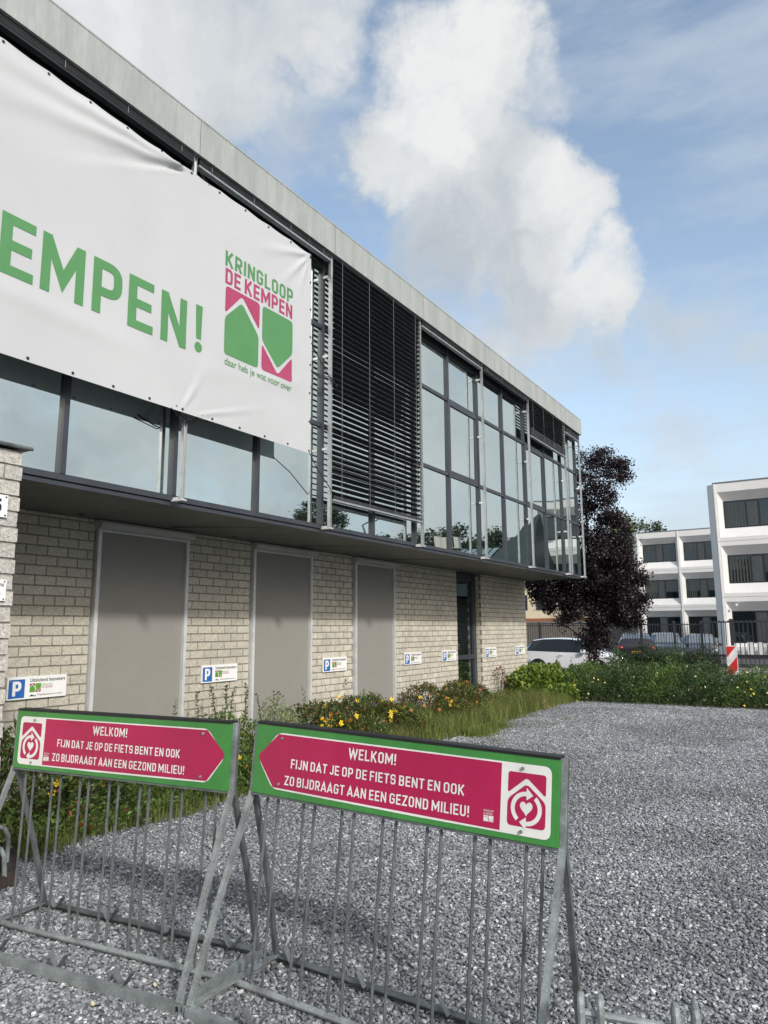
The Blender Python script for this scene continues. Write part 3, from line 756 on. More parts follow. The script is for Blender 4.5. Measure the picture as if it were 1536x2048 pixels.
logo(bf, ban, 'banner_green', 'banner_red')
small_text('lettering', 'daar heb je wat voor over', 5.400, 6.520, 4.505, 4.615, bf, 'banner_green', ban, bold=.006)
eye_ = []
y = BY1-.012
while y > 1.5: eye_ += [(y, BZ1-.03), (y, BZ0+.03)]; y -= .41
z = BZ0+.03
while z < BZ1-.1: z += .37; eye_.append((BY1-.02, min(z, BZ1-.05)))
em = None
for (y, z) in eye_:
    q = MB().cyl((BX+bw(y, z)+.003, y, z), (1, 0, 0), .013, .006, 10).build('eyelet', 'anthracite_dark', ban)
def cord(pts, r=.005): return MB().tube(pts, r, 5).build('rope', 'rope', ban)
cord([(BX, 6.89, 6.47), (-5.44, 7.1, 6.52), (-5.47, 7.46, 6.44), (-5.47, 7.53, 6.44)], .004)
cord([(BX, 6.89, 6.47), (-5.46, 6.93, 6.80)], .004)
cord([(BX, 6.885, 5.33), (-5.45, 7.25, 5.12), (-5.47, 7.50, 4.98)], .006)
for k in range(3): cord([(BX, 6.885, 4.93+.0*k), (-5.46, 7.2, 4.935+.02*k), (-5.46, 7.49, 4.98+.02*k), (-5.47, 7.60, 4.95-.02*k)], .006)
cord([(BX, 6.885, 3.88), (-5.45, 7.15, 3.72), (-5.47, 7.5, 3.48), (-5.46, 7.56, 3.47)], .006)
cord([(BX+.0, 4.80, 6.46), (-5.45, 4.90, 6.55), (-5.47, 4.99, 6.53)], .005); cord([(BX, 4.82, 6.46), (-5.46, 4.95, 6.48), (-5.47, 5.02, 6.52)], .005)
cord([(BX, 5.1, 6.47), (-5.45, 5.03, 6.60), (-5.47, 5.0, 6.66)], .004)
cord([(BX, 4.76, 3.90), (-5.45, 4.92, 3.82), (-5.46, 5.03, 3.80), (BX, 5.11, 3.89)], .008); cord([(BX, 4.7, 3.86), (-5.47, 4.95, 3.78), (-5.46, 5.03, 3.82)], .006)

# ------------------------------------------------------------------ parking signs
def parking_sign(y0, label):
    p = thing('parking_sign', label, 'sign', (WX+.01, y0, 1.12), 'parking signs screwed to the brick wall')
    w_, h_ = .665, .228; z0 = 1.012; tilt = random.uniform(-.004, .004)
    fn = lambda u, v, w=0: Vector((WX+.030+w, y0+u*w_, z0+v*h_+tilt*u))
    MB().box(WX+.008, WX+.0295, y0, y0+w_, z0, z0+h_).build('panel', 'white_print', p)
    MB().poly(rrect(.025, .06, .285, .88, .012, .035), fn).build('blue_field', 'sign_blue', p)
    for v in p.children: pass
    f2 = lambda u, v, w=0: fn(u, v, w+.0015)
    caps(MB(), 'P', .085, .225, .16, .80, f2, t=.20).build('letter', 'white_print', p)
    small_text('lettering', 'Uitsluitend bezoekers', .37, .97, .735, .90, fn, 'sign_black', p, .012)
    small_text('lettering', 'KRINGLOOP', .565, .755, .545, .63, fn, 'logo_green', p, .0)
    small_text('lettering', 'DE KEMPEN', .565, .755, .43, .52, fn, 'logo_red', p, .0)
    small_text('lettering', 'Wegsleepregeling van kracht', .50, .925, .10, .185, fn, 'sign_black', p, .005)
    for q in p.children[-1:]: pass
    mk = lambda pts, f_: MB().poly(pts, lambda u, v, w=0: fn(u, v, .001))
    logo(fn, p, 'logo_green', 'logo_red', .366, .555, .28, .66, mk=mk)
    MB().poly([(.37, .10), (.39, .17), (.42, .17), (.435, .13), (.48, .13), (.48, .09)], lambda u, v, w=0: fn(u, v, .001)).build('tow_symbol', 'sign_black', p)
    MB().cyl(fn(.05, .82, .001), (1, 0, 0), .007, .004, 8).build('screw', 'aluminium', p)
for y0, lb in ((4.31, 'parking sign nearest the house number pillar, left of the first fabric screen'),
               (6.955, 'parking sign on the brick pier between the widest first and second grey screens'),
               (9.615, 'parking sign on the brick pier between the second and third grey screens'),
               (12.23, 'parking sign on the wall just right of the third grey screen'),
               (13.795, 'parking sign directly left of the narrow glass door'),
               (15.995, 'parking sign directly right of the narrow glass door'),
               (17.90, 'smallest looking parking sign at the far corner of the brick wall beside the white car')):
    parking_sign(y0, lb)

# ------------------------------------------------------------------ brick pillar in front
PX = -4.70; PYR = 2.818
pil = thing('brick_pillar', 'sunlit rough brick pillar with dark metal cap at the left edge of the view', 'wall', (PX-.2, 2, 0))
MB().box(PX-.45, PX-.010, -1.0, PYR-.012, -.2, 2.93).build('mortar', 'mortar_light', pil)
wall_bricks(pil, PX, [(-1.0, PYR)], 2.93, 29, PYR-.125, 'pillar_brick', 300, 5, viewy=2.2, joint=.015)
e = MB()
for k in range(28): e.box(PX-.40, PX-.03, PYR-.05, PYR-.001, 2.93-(k+1)*CR+.007, 2.93-k*CR-.007)
stuff(e.build('pillar_end_bricks', 'pillar_brick', pil))
cp = MB().box(PX-.50, PX+.035, -1.0, PYR+.045, 2.945, 2.965); cp.tube([(PX+.035, -1, 2.95), (PX+.035, PYR+.045, 2.95)], .012, 8); cp.build('metal_cap', 'galvanised_dark', pil)
hn = thing('number_plate', 'white enamel house number plate with a black five high on the pillar', 'sign', (PX+.01, 2.64, 2.52))
MB().box(PX+.010, PX+.017, 2.50, 2.724, 2.455, 2.605).build('plate', 'white_print', hn)
caps(MB(), '5', 2.605, 2.683, 2.485, 2.578, lambda u, v, w=0: Vector((PX+.018+w, u, v)), t=.22).build('digit', 'sign_black', hn)
for y, z in ((2.71, 2.592), (2.71, 2.468)): MB().cyl((PX+.019, y, z), (1, 0, 0), .006, .006, 8).build('screw', 'sign_black', hn)
hp = thing('name_plate', 'small white plate with tiny black capitals lower on the pillar', 'sign', (PX+.01, 2.68, 1.97))
MB().box(PX+.010, PX+.017, 2.55, 2.757, 1.90, 2.04).build('plate', 'white_print', hp)
caps(MB(), 'TIE', 2.708, 2.741, 1.995, 2.014, lambda u, v, w=0: Vector((PX+.018+w, u, v)), t=.2).build('lettering', 'sign_black', hp)
for y, z in ((2.742, 2.028), (2.742, 1.912)): MB().cyl((PX+.019, y, z), (1, 0, 0), .005, .006, 8).build('screw', 'sign_black', hp)
MB().bar((PX+.018, 2.70, 1.945), (PX+.018, 2.725, 1.945), .006, .002).build('arrow', 'sign_black', hp)

# ------------------------------------------------------------------ bicycle racks with signs
def bike_rack(ox, oy, ang, lx, ly, drop, mirror, label, L=1.60):
    rk = thing('bicycle_rack', label, 'bicycle rack', (ox, oy, 0), 'bicycle racks with welcome signs')
    ca, sa = cos(ang), sin(ang)
    def P(u, v, w): return Vector((ox+ca*u-sa*v+lx*w, oy+sa*u+ca*v+ly*w, w - drop*u))
    def bar(name, a, b, w_, d_, mt='galvanised', sub=None, up=(0, 0, 1)): return MB().bar(P(*a), P(*b), w_, d_, up).build(name, mt, sub or rk)
    for v in (-.305, .305):
        r = MB(); s_ = 1 if v > 0 else -1
        r.bar(P(0, v, .040), P(L, v, .040), .042, .006); r.bar(P(0, v+.019*s_, .020), P(L, v+.019*s_, .020), .006, .036)
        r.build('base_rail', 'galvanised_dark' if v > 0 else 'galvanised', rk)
    MB().tube([P(0, 0, .028), P(L, 0, .028)], .016, 8).build('middle_rail', 'galvanised', rk)
    for u in (0.0, L):
        r = MB(); r.bar(P(u, -.32, .041), P(u, .32, .041), .040, .006); r.bar(P(u+(.018 if u else -.018), -.32, .02), P(u+(.018 if u else -.018), .32, .02), .006, .038); r.build('cross_rail', 'galvanised', rk)
        for s_ in (-1, 1):
            l_ = MB(); pts = [(u, .30*s_, .045), (u, .17*s_, .46), (u, .045*s_, .80), (u, .009*s_, .90), (u, .009*s_, 1.235)]
            for a, b in zip(pts, pts[1:]): l_.bar(P(*a), P(*b), *((.017, .022) if a[2] > .85 else (.024, .024)), up=(1, 0, 0))
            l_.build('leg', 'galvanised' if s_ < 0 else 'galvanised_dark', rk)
    for k in range(7):
        for d in (0, .0675):
            u = .095+.2235*k+d; w0 = .02
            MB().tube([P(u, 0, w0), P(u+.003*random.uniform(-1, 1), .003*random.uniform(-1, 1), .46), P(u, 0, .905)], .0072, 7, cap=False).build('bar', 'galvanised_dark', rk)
    for k in range(4):
        for v, sh_ in ((.275, .0), (-.275, .225)):
            u = .13+.44*k+sh_
            if u > L-.08: continue
            h = MB(); c = P(u, v, .045); w_ = .030
            for s_ in (-1, 1):
                a = P(u+.008*s_, v, .040); b = P(u+.024*s_, v, .058); d = P(u+.058*s_, v, .105)
                h.bar(a, b, .004, w_, up=(0, 1, 0)); h.bar(b, d, .004, w_, up=(0, 1, 0))
            h.build('wheel_holder', 'galvanised_dark', rk)
    # sign board
    w0, w1 = .905, 1.232; ua, ub = .012, L-.012
    bd = bpy.data.objects.new('sign_board', None); C.objects.link(bd); bd.parent = rk; bd.matrix_parent_inverse = parent_inv(rk)
    def Q(u, v, w=0):
        return P(ua+u*(ub-ua), -.030-w, w0+v*(w1-w0))
    bx = MB(); i = 0
    for vv in (-.0295, .026):
        for u, w in ((ua, w0), (ub, w0), (ub, w1), (ua, w1)): bx.v.append(tuple(P(u, vv, w)))
    bx.f += [(0, 1, 2, 3), (7, 6, 5, 4), (0, 4, 5, 1), (1, 5, 6, 2), (2, 6, 7, 3), (3, 7, 4, 0)]
    bx.build('panel', 'sign_green', bd)
    MB().bar(P(ua, -.004, w1+.007), P(ub, -.004, w1+.007), .060, .010).build('top_edge', 'sign_black', bd)
    MB().bar(P(ua, -.004, w0-.006), P(ub, -.004, w0-.006), .058, .008).build('bottom_edge', 'galvanised_dark', bd)
    mu = (lambda u: 1-u) if mirror else (lambda u: u)
    X = lambda pts: [(mu(u), v) for u, v in pts]
    A_ = (ub-ua)/(w1-w0)
    def flat(name, pts, off, mt):
        p_ = X(pts); p_ = p_[::-1] if mirror else p_
        MB().poly(p_, lambda u, v, w=0: Q(u, v, off)).build(name, mt, bd)
    flat('white_outline', rnd4([(.016, .50), (.082, .095), (.60, .068), (.980, .068), (.980, .905), (.60, .905), (.090, .905)], .020, .10), .0008, 'sign_white')
    flat('arrow_field', rnd4([(.021, .52), (.084, .112), (.12, .106), (.845, .106), (.845, .875), (.12, .875), (.092, .875)], .010, .05)[0:0] or
         [(.0205, .56), (.0195, .53), (.0205, .49), (.085, .118), (.845, .090), (.845, .885), (.092, .885)], .0016, 'sign_red')
    # pictogram: roof piece, house with two round arrows and a heart
    flat('roof_mark', rnd4([(.864, .80), (.966, .80), (.966, .545), (.915, .745), (.864, .545)], .008, .04), .0016, 'sign_red')
    flat('house_mark', rnd4([(.864, .17), (.966, .17), (.966, .475), (.915, .675), (.864, .475)], .012, .055), .0016, 'sign_red')
    cx, cy = .915, .385; ru = .0415; rv_ = ru*A_
    def arc(a0, a1):
        pts = [(cx+ru*cos(radians(a0+(a1-a0)*k/14)), cy+rv_*sin(radians(a0+(a1-a0)*k/14))) for k in range(15)]
        inn = [(cx+ru*.74*cos(radians(a0+(a1-a0)*k/14)), cy+rv_*.74*sin(radians(a0+(a1-a0)*k/14))) for k in range(15)]
        mb = MB()
        for k in range(14): mb.poly([(mu2(pts[k][0]), pts[k][1]), (mu2(pts[k+1][0]), pts[k+1][1]), (mu2(inn[k+1][0]), inn[k+1][1]), (mu2(inn[k][0]), inn[k][1])], lambda u, v, w=0: Q(u, v, .0024))
        return mb
    off_ = 0 if not mirror else None
    mu2 = (lambda u: u) if not mirror else (lambda u: u-cx+(1-cx))
    for a0, a1, tip in ((230, 90, 90), (50, -90, -90)):
        mb = arc(a0, a1); a = radians(tip); bx_, by_ = cx+ru*.87*cos(a), cy+rv_*.87*sin(a); d = 1 if tip > 0 else -1
        mb.poly([(mu2(bx_), by_+.075), (mu2(bx_+d*.018), by_-d*.012), (mu2(bx_), by_-.075)], lambda u, v, w=0: Q(u, v, .0024)); mb.build('round_arrow', 'sign_white', bd)
    hp_ = []
    for k in range(24):
        a = 2*pi*k/24; hp_.append((mu2(cx+.0013*16*sin(a)**3*.82), cy+.010+(.0058)*(13*cos(a)-5*cos(2*a)-2*cos(3*a)-cos(4*a))))
    MB().poly(hp_, lambda u, v, w=0: Q(u, v, .0024)).build('heart', 'sign_white', bd)
    if not mirror: tx = ((.362, .524, .675, .82), (.150, .741, .425, .555), (.130, .757, .178, .310))
    else: tx = ((.398, .560, .675, .82), (.225, .800, .425, .555), (.205, .822, .178, .310))
    for (u0, u1, v0, v1), s_ in zip(tx, ('WELKOM!', 'FIJN DAT JE OP DE FIETS BENT EN OOK', 'ZO BIJDRAAGT AAN EEN GEZOND MILIEU!')):
        caps(MB(), s_, u0, u1, v0, v1, lambda u, v, w=0: Q(u, v, .002+w), t=.15, track=.15).build('lettering', 'sign_white', bd)
    lo = (.799, .827) if not mirror else (.160, .188)
    small_text('lettering', 'KRINGLOOP\nDE KEMPEN', lo[0], lo[1], .245, .305, lambda u, v, w=0: Q(u, v, .0024), 'sign_white', bd, 0)
    mk = lambda pts, f_: MB().poly(pts, lambda u, v, w=0: Q(u, v, .0024))
    logo(None, bd, 'sign_white', 'sign_white', lo[0], lo[1], .165, .235, mk=mk)
    for u, v in ((.108, .83), (.108, .175), (.903, .850), (.903, .115)):
        MB().cyl(Q(mu(u), v, .004), P(0, -1, 0)-P(0, 0, 0), .007, .009, 10).build('screw', 'galvanised', bd)
    return rk
bike_rack(-4.31, 2.655, atan2(.175, 1.60), .052, .0, .002, True, 'left bicycle rack whose red and green welcome sign points right', L=1.60)
bike_rack(-2.625, 2.83, radians(.6), .055, .052, .030, False, 'right bicycle rack whose red and green welcome sign points left', L=1.585)
# low galvanised loop stand entering at the lower right
ls = thing('loop_bicycle_stand', 'low galvanised bicycle stand of round loops at the lower right corner', 'bicycle rack', (-.6, 2.7, 0))
dv = Vector((.95, .30, 0)).normalized(); nv_ = Vector((-dv.y, dv.x, 0)); b0 = Vector((-.845, 2.575, 0))
for s_ in (0, .062, .295, .355, .62, .68):
    p0 = b0+dv*s_; pts = [p0-nv_*.03+Vector((0, 0, .0)), p0-nv_*.03+Vector((0, 0, .40))]
    for k in range(7): a = pi*k/6; pts.append(p0-nv_*.03*cos(a)+Vector((0, 0, .455+.035*sin(a))))
    pts += [p0+nv_*.03+Vector((0, 0, .40)), p0+nv_*.05+Vector((0, 0, .02))]
    if s_ > .5: pts = [Vector((q.x, q.y, q.z*.86)) for q in pts]
    MB().tube(pts, .0125, 8).build('loop', 'galvanised', ls)
MB().tube([b0+dv*0+Vector((0, 0, .44))-nv_*.0, b0+dv*.75+Vector((0, 0, .40))-nv_*.0], .013, 8).build('cross_tube', 'galvanised', ls)
MB().tube([b0+dv*-.1+Vector((0, 0, .02)), b0+dv*1.0+Vector((0, 0, .02))], .016, 8).build('ground_tube', 'galvanised', ls)
# low stand at the left edge
l2 = thing('loop_bicycle_stand', 'low grey loop stand on rusty feet at the left edge beside the pillar', 'bicycle rack', (-5.2, 3.2, 0))
MB().bar((-5.70, 3.52, .05), (-4.88, 3.05, .05), .10, .10).build('foot_beam', 'rust', l2)
MB().bar((-5.30, 2.86, .045), (-4.88, 3.03, .045), .10, .09).build('foot_beam', 'rust', l2)
MB().tube([(-5.7, 3.0, .335), (-5.22, 3.14, .335), (-5.15, 3.16, .32), (-5.12, 3.17, .27), (-5.12, 3.17, .08)], .016, 8).build('loop', 'galvanised', l2)
MB().tube([(-5.45, 2.85, .27), (-4.98, 2.98, .27), (-4.92, 3.0, .255), (-4.895, 3.01, .21), (-4.89, 3.02, .08)], .016, 8).build('loop', 'galvanised', l2)

# ------------------------------------------------------------------ vegetation
def leaf(mb, p, s, d=None, rn=random, asp=.5, fold_=.25):
    """one pointed leaf of two facets"""
    d = Vector(d) if d is not None else Vector((rn.gauss(0, 1), rn.gauss(0, 1), rn.gauss(0, 1)))
    if d.length < 1e-3: d = Vector((0, 0, 1))
    d.normalize(); t = Vector((rn.gauss(0, 1), rn.gauss(0, 1), rn.gauss(0, 1))); x = d.cross(t)
    if x.length < 1e-3: return
    x.normalize(); n = x.cross(d); p = Vector(p); i = len(mb.v)
    mb.v += [tuple(p), tuple(p+d*s*.5+x*s*asp*.5+n*s*fold_*.4), tuple(p+d*s), tuple(p+d*s*.5-x*s*asp*.5+n*s*fold_*.4)]
    mb.f += [(i, i+1, i+2), (i, i+2, i+3)]
def flower(mb, p, s, rn):
    n = Vector((rn.gauss(.5, .5), rn.gauss(-.7, .4), rn.uniform(.3, 1))).normalized(); x = n.cross(Vector((0, 0, 1))).normalized(); y = n.cross(x); p = Vector(p)
    for k in range(5):
        a = 2*pi*k/5+rn.uniform(-.1, .1); d = x*cos(a)+y*sin(a); q = x*cos(a+pi/2)+y*sin(a+pi/2); i = len(mb.v)
        mb.v += [tuple(p), tuple(p+d*s*.30+q*s*.17+n*s*.06), tuple(p+d*s*.52+n*s*.10), tuple(p+d*s*.30-q*s*.17+n*s*.06)]
        mb.f.append((i, i+1, i+2, i+3))
def shrub(name, label, cat, blobs, nleaf, ls_, lm, flowers=(), group=None, seed=0, stems=10, up=.5, asp=.5, rag=.22, red=None, shoots=0):
    rn = random.Random(seed); b0 = blobs[0]
    o = thing(name, label, cat, (b0[0], b0[1], 0), group)
    mb = MB(); mr = MB(); tot = sum(b[3]*b[4]+b[5]*.3 for b in blobs)
    def surf(bl):
        x, y, z, rx, ry, rz = bl; 
        u = rn.uniform(-1, 1); a = rn.uniform(0, 2*pi); q = sqrt(1-u*u); d = Vector((q*cos(a), q*sin(a), u))
        if d.z < -.25: d.z = abs(d.z)
        k = rn.uniform(.45, 1.0)**.45
        w_ = 1+rag*mnoise.noise(Vector((x+d.x*rx, y+d.y*ry, z+d.z*rz))*3.1+Vector((seed, 0, 0)))*1.6 + rag*.7*mnoise.noise(Vector((x+d.x*rx, y+d.y*ry, z+d.z*rz))*9)
        return Vector((x+d.x*rx*k*w_, y+d.y*ry*k*w_, max(.02, z+d.z*rz*k*w_))), d
    for bl in blobs:
        n = int(nleaf*(bl[3]*bl[4]+bl[5]*.3)/tot)
        for _ in range(n):
            p, d = surf(bl)
            dr_ = Vector((d.x*.7+rn.gauss(0, .6), d.y*.7+rn.gauss(0, .6), d.z*.4+up+rn.gauss(0, .5)))
            leaf(mr if (red and rn.random() < red[1]) else mb, p, ls_*rn.uniform(.6, 1.3), dr_, rn, asp)
    for _ in range(shoots):
        p, d = surf(rn.choice(blobs)); h = rn.uniform(.12, .35); tip = p+Vector((rn.gauss(0, .05), rn.gauss(0, .05), h))
        for k in range(16):
            q = p.lerp(tip, k/15); leaf(mb, q, ls_*rn.uniform(.6, 1.0), (rn.gauss(0, 1), rn.gauss(0, 1), .6), rn, asp)
    mb.build('foliage', lm, o)
    if mr.f: mr.build('foliage', red[0], o)
    st = MB()
    for _ in range(stems):
        bl = rn.choice(blobs); p, d = surf(bl); st.tube([(bl[0]+rn.uniform(-.3, .3)*bl[3], bl[1]+rn.uniform(-.3, .3)*bl[4], 0), ((bl[0]+p.x)/2, (bl[1]+p.y)/2, p.z*.6), tuple(p)], [.008, .006, .003], 4)
    st.build('stem', 'bark', o)
    nf = 0
    for cnt, sz, mt in flowers:
        for _ in range(cnt):
            bl = rn.choice(blobs); p, d = surf(bl); dd = Vector((max(d.x, -.1), min(d.y, .2), abs(d.z)))
            w_ = 1.0; p = Vector((bl[0]+dd.x*bl[3]*1.02, bl[1]+dd.y*bl[4]*1.02, max(.06, bl[2]+dd.z*bl[5]*1.04)))+Vector((rn.gauss(0, .03), rn.gauss(0, .03), rn.gauss(0, .02)))
            f = MB(); flower(f, p, sz*rn.uniform(.8, 1.2), rn); f.build('flower', mt, o)
    return o
G1 = 'flowering shrubs along the brick wall'
shrub('flowering_shrub', 'dark leafy shrub with yellow flowers beside the brick pillar behind the left rack', 'shrub',
      [(-5.9, 3.75, .25, .62, .55, .60), (-5.75, 4.3, .15, .55, .5, .42), (-6.5, 4.2, .25, .5, .7, .55)], 5200, .055, 'leaf_hypericum', ((10, .075, 'petal'), (5, .06, 'petal_wilted')), G1, 1, red=('leaf_red', .06))
shrub('flowering_shrub', 'green shrub with few yellow flowers seen through the bars of the left rack', 'shrub',
      [(-5.75, 5.2, .15, .50, .6, .42), (-6.3, 5.3, .25, .5, .8, .52), (-5.6, 5.9, .10, .35, .5, .30)], 5200, .050, 'leaf_mid', ((9, .065, 'petal'), (6, .05, 'petal_wilted')), G1, 2)
shrub('flowering_shrub', 'shrub under the left rack sign leaning over the gravel edge', 'shrub',
      [(-6.2, 6.4, .2, .55, .55, .48), (-5.55, 6.7, .1, .32, .45, .30)], 3800, .048, 'leaf_mid', ((5, .06, 'petal'), ), G1, 3)
shrub('variegated_shrub', 'pale white edged shrub standing in the gap between the two welcome signs', 'shrub',
      [(-6.05, 7.15, .35, .34, .34, .46), (-5.95, 7.3, .2, .35, .3, .35)], 3200, .034, 'leaf_variegated', (), None, 4, shoots=4)
for (x, y, h, lb, sd_, n_) in ((-6.75, 6.15, .98, 'thin sprig with small leaves in front of the first grey screen', 31, 26), (-6.8, 6.55, 1.0, 'tall thin leafy sprig at the right guide rail of the first screen', 32, 30),
                         (-6.75, 6.95, 1.07, 'bushy light green sprig above the left welcome sign', 33, 120), (-6.75, 7.32, 1.10, 'single upright leafy shoot below the second parking sign', 34, 50), (-6.72, 7.8, .92, 'short dense shoot beside the second grey screen', 35, 70)):
    rn = random.Random(sd_); o = thing('leafy_sprig', lb, 'plant', (x, y, 0), 'sprigs growing up the wall'); mb = MB(); st = MB()
    ns = 3 if n_ > 60 else 1
    for s_ in range(ns):
        pts = [Vector((x, y, 0))]; 
        for k in range(8): pts.append(pts[-1]+Vector((rn.gauss(0, .012), rn.gauss(0, .022)+.02*(s_-ns//2), h*rn.uniform(.85, 1.0)/8)))
        st.tube(pts, [.006]*6+[.004, .003, .002], 4)
        for k in range(n_//ns*2): 
            t = rn.uniform(.45, 1); q = pts[0].lerp(pts[-1], t); j = min(7, int(t*8)); q = pts[j].lerp(pts[j+1], t*8-j); leaf(mb, q, .040*rn.uniform(.6, 1.2), (rn.gauss(0, 1), rn.gauss(0, 1), .5), rn, .55)
    mb.build('foliage', 'leaf_mid', o); st.build('stem', 'bark', o)
shrub('flowering_shrub', 'bush thick with yellow flowers in front of the second grey screen', 'shrub',
      [(-6.45, 8.5, .25, .50, .55, .40), (-6.45, 9.2, .25, .50, .5, .44), (-5.9, 8.8, .15, .40, .55, .34)], 5600, .050, 'leaf_hypericum', ((30, .085, 'petal'), (12, .06, 'petal_wilted')), G1, 5, red=('leaf_red', .10), shoots=8)
shrub('flowering_shrub', 'bush with yellow flowers below the third parking sign', 'shrub',
      [(-6.5, 10.0, .25, .48, .5, .40), (-6.0, 10.1, .15, .45, .5, .33), (-6.6, 10.6, .2, .35, .4, .28)], 5000, .050, 'leaf_hypericum', ((20, .085, 'petal'), (14, .06, 'petal_wilted')), G1, 6, red=('leaf_red', .16), shoots=8)
shrub('flowering_shrub', 'reddish leaved bush right of the third grey screen', 'shrub',
      [(-6.7, 12.2, .25, .42, .6, .42), (-6.35, 12.9, .2, .42, .5, .38), (-6.1, 12.2, .12, .35, .5, .30)], 4600, .050, 'leaf_hypericum', ((7, .08, 'petal'), (16, .07, 'petal_wilted')), G1, 7, red=('leaf_red', .22), shoots=10)
shrub('flowering_shrub', 'last bush with a few orange flowers just left of the glass door', 'shrub',
      [(-6.8, 13.7, .25, .35, .5, .38), (-6.6, 14.2, .2, .35, .4, .33)], 2800, .050, 'leaf_hypericum', ((4, .09, 'petal'), (8, .07, 'petal_wilted')), G1, 8, red=('leaf_red', .15), shoots=6)
shrub('wall_creeper', 'thin rambling stem with tiny leaves against the far brick pier', 'plant',
      [(-7.05, 16.55, .45, .10, .35, .40)], 160, .05, 'leaf_red', (), None, 9, stems=8)
shrub('leafy_bush', 'bright yellow green broad leaved bush at the far corner of the brick wall', 'shrub',
      [(-6.55, 17.3, .28, .55, .55, .46), (-6.6, 18.2, .30, .6, .6, .46), (-5.95, 17.7, .20, .50, .50, .42), (-5.75, 17.2, .1, .45, .45, .30)], 6200, .085, 'leaf_fresh', ((26, .05, 'petal_pale'), ), None, 10, asp=.8)
shrub('dark_bush', 'dark bush hiding the lower body of the white car', 'shrub',
      [(-8.1, 20.8, .2, .75, .6, .48), (-7.2, 20.6, .2, .7, .6, .42), (-6.2, 20.6, .2, .7, .6, .48), (-8.8, 21.0, .2, .6, .5, .50)], 7000, .075, 'leaf_hedge', (), None, 11, shoots=14)
# rose hedge between the gravel and the road, one bush after another
hx = [-5.35, -4.75, -4.15, -3.55, -2.95, -2.35, -1.75, -1.15, -.5, .3, 1.2]
hl = ['leftmost', 'second from left', 'third from left', 'fourth from left', 'fifth from left', 'sixth from left', 'seventh from left', 'eighth from left', 'ninth from left', 'tenth from left', 'eleventh from left']
for k, x in enumerate(hx):
    hgt = .82 if k < 5 else .72
    shrub('hedge_bush', '%s of the pale flowered green bushes lining the far gravel edge' % hl[k], 'hedge',
          [(x, 17.55+.1*sin(k*2.1), .22, .42, .50, hgt-.22), (x+.1, 18.4, .25, .45, .55, hgt-.20), (x-.2, 17.25, .08, .38, .32, .36)], 3700, .052, 'leaf_hedge' if k % 3 else 'leaf_mid', ((11, .045, 'petal_pale'), (4 if k > 5 else 1, .05, 'petal')), 'bushes lining the far gravel edge', 40+k, shoots=5)
for k, (x, h) in enumerate(((-5.4, .95), (-4.7, 1.12), (-4.0, 1.02), (-3.35, 1.0))):
    shrub('dark_bush', ('dark green bush standing behind the pale flowered ones, ' + ('leftmost of four', 'tallest of four', 'third of four', 'nearest the striped beacon')[k]), 'shrub',
          [(x, 21.6, .3, .55, .55, h-.20), (x+.1, 21.2, .15, .52, .4, h*.7)], 5200, .055, 'leaf_dark' if k % 2 else 'leaf_hedge', (), 'dark bushes behind the flowering ones', 60+k, shoots=7)
# grasses
def grass(name, label, pts_fn, n, hmin, hmax, mt, seed):
    rn = random.Random(seed); mb = MB()
    for _ in range(n):
        x, y = pts_fn(rn); h = rn.uniform(hmin, hmax); a = rn.uniform(0, 2*pi); bend = rn.uniform(.2, .9)*h; w_ = rn.uniform(.0025, .005); dx, dy = cos(a), sin(a); z0 = 0
        i = len(mb.v)
        for t in (0, .4, .75, 1.0):
            ww = w_*(1-t*.85); px_ = x+dx*bend*t*t; py_ = y+dy*bend*t*t; pz = z0+h*(t-.25*t*t*bend/h)
            mb.v += [(px_-dy*ww, py_+dx*ww, pz), (px_+dy*ww, py_-dx*ww, pz)]
        for k in range(3): mb.f.append((i+2*k, i+2*k+1, i+2*k+3, i+2*k+2))
    o = mb.build(name, mt); stuff(o); o['label'] = label; return o
def band(ya, yb, xa, xb, edge=.25):
    def f(rn):
        y = rn.uniform(ya, yb); e = edge*mnoise.noise(Vector((y*1.3, 7, 0))); return (rn.uniform(xa, xb+e), y)
    return f
def tufts(ya, yb, xa, xb, n, r, seed):
    rr_ = random.Random(seed); cs = [(rr_.uniform(xa, xb), rr_.uniform(ya, yb)) for _ in range(n)]
    def f(rn):
        c = rn.choice(cs); return (c[0]+rn.gauss(0, r), c[1]+rn.gauss(0, r))
    return f
grass('grass', 'long green grass along the foot of the brick wall', band(8.2, 17.2, -7.0, -5.35), 15000, .14, .42, 'grass', 71)
grass('grass', 'dry yellowish grass mixed along the wall', tufts(8.6, 15.8, -6.6, -5.45, 46, .13, 5), 3800, .14, .40, 'grass_dry', 72)
grass('grass', 'short grass between the shrubs and the gravel behind the left rack', band(3.4, 8.4, -6.0, -5.32, .15), 6000, .06, .22, 'grass', 73)
grass('grass_tuft', 'low grass tuft spreading over the gravel', tufts(10.6, 12.2, -5.25, -5.0, 9, .12, 8), 2200, .06, .16, 'grass', 74)
grass('grass_tuft', 'tall grass blades in front of the dark bushes', tufts(19.6, 20.6, -6.2, -3.4, 12, .07, 9), 800, .5, .95, 'grass', 75)
grass('ground_cover', 'weeds growing between the hedge bushes', band(17.0, 20.8, -7.4, 2.5), 7000, .08, .30, 'grass', 76)
grass('grass_tuft', 'sparse weeds sprouting through the gravel near the wall bed', tufts(6.0, 14.0, -5.2, -4.4, 14, .05, 18), 420, .03, .09, 'grass', 77)
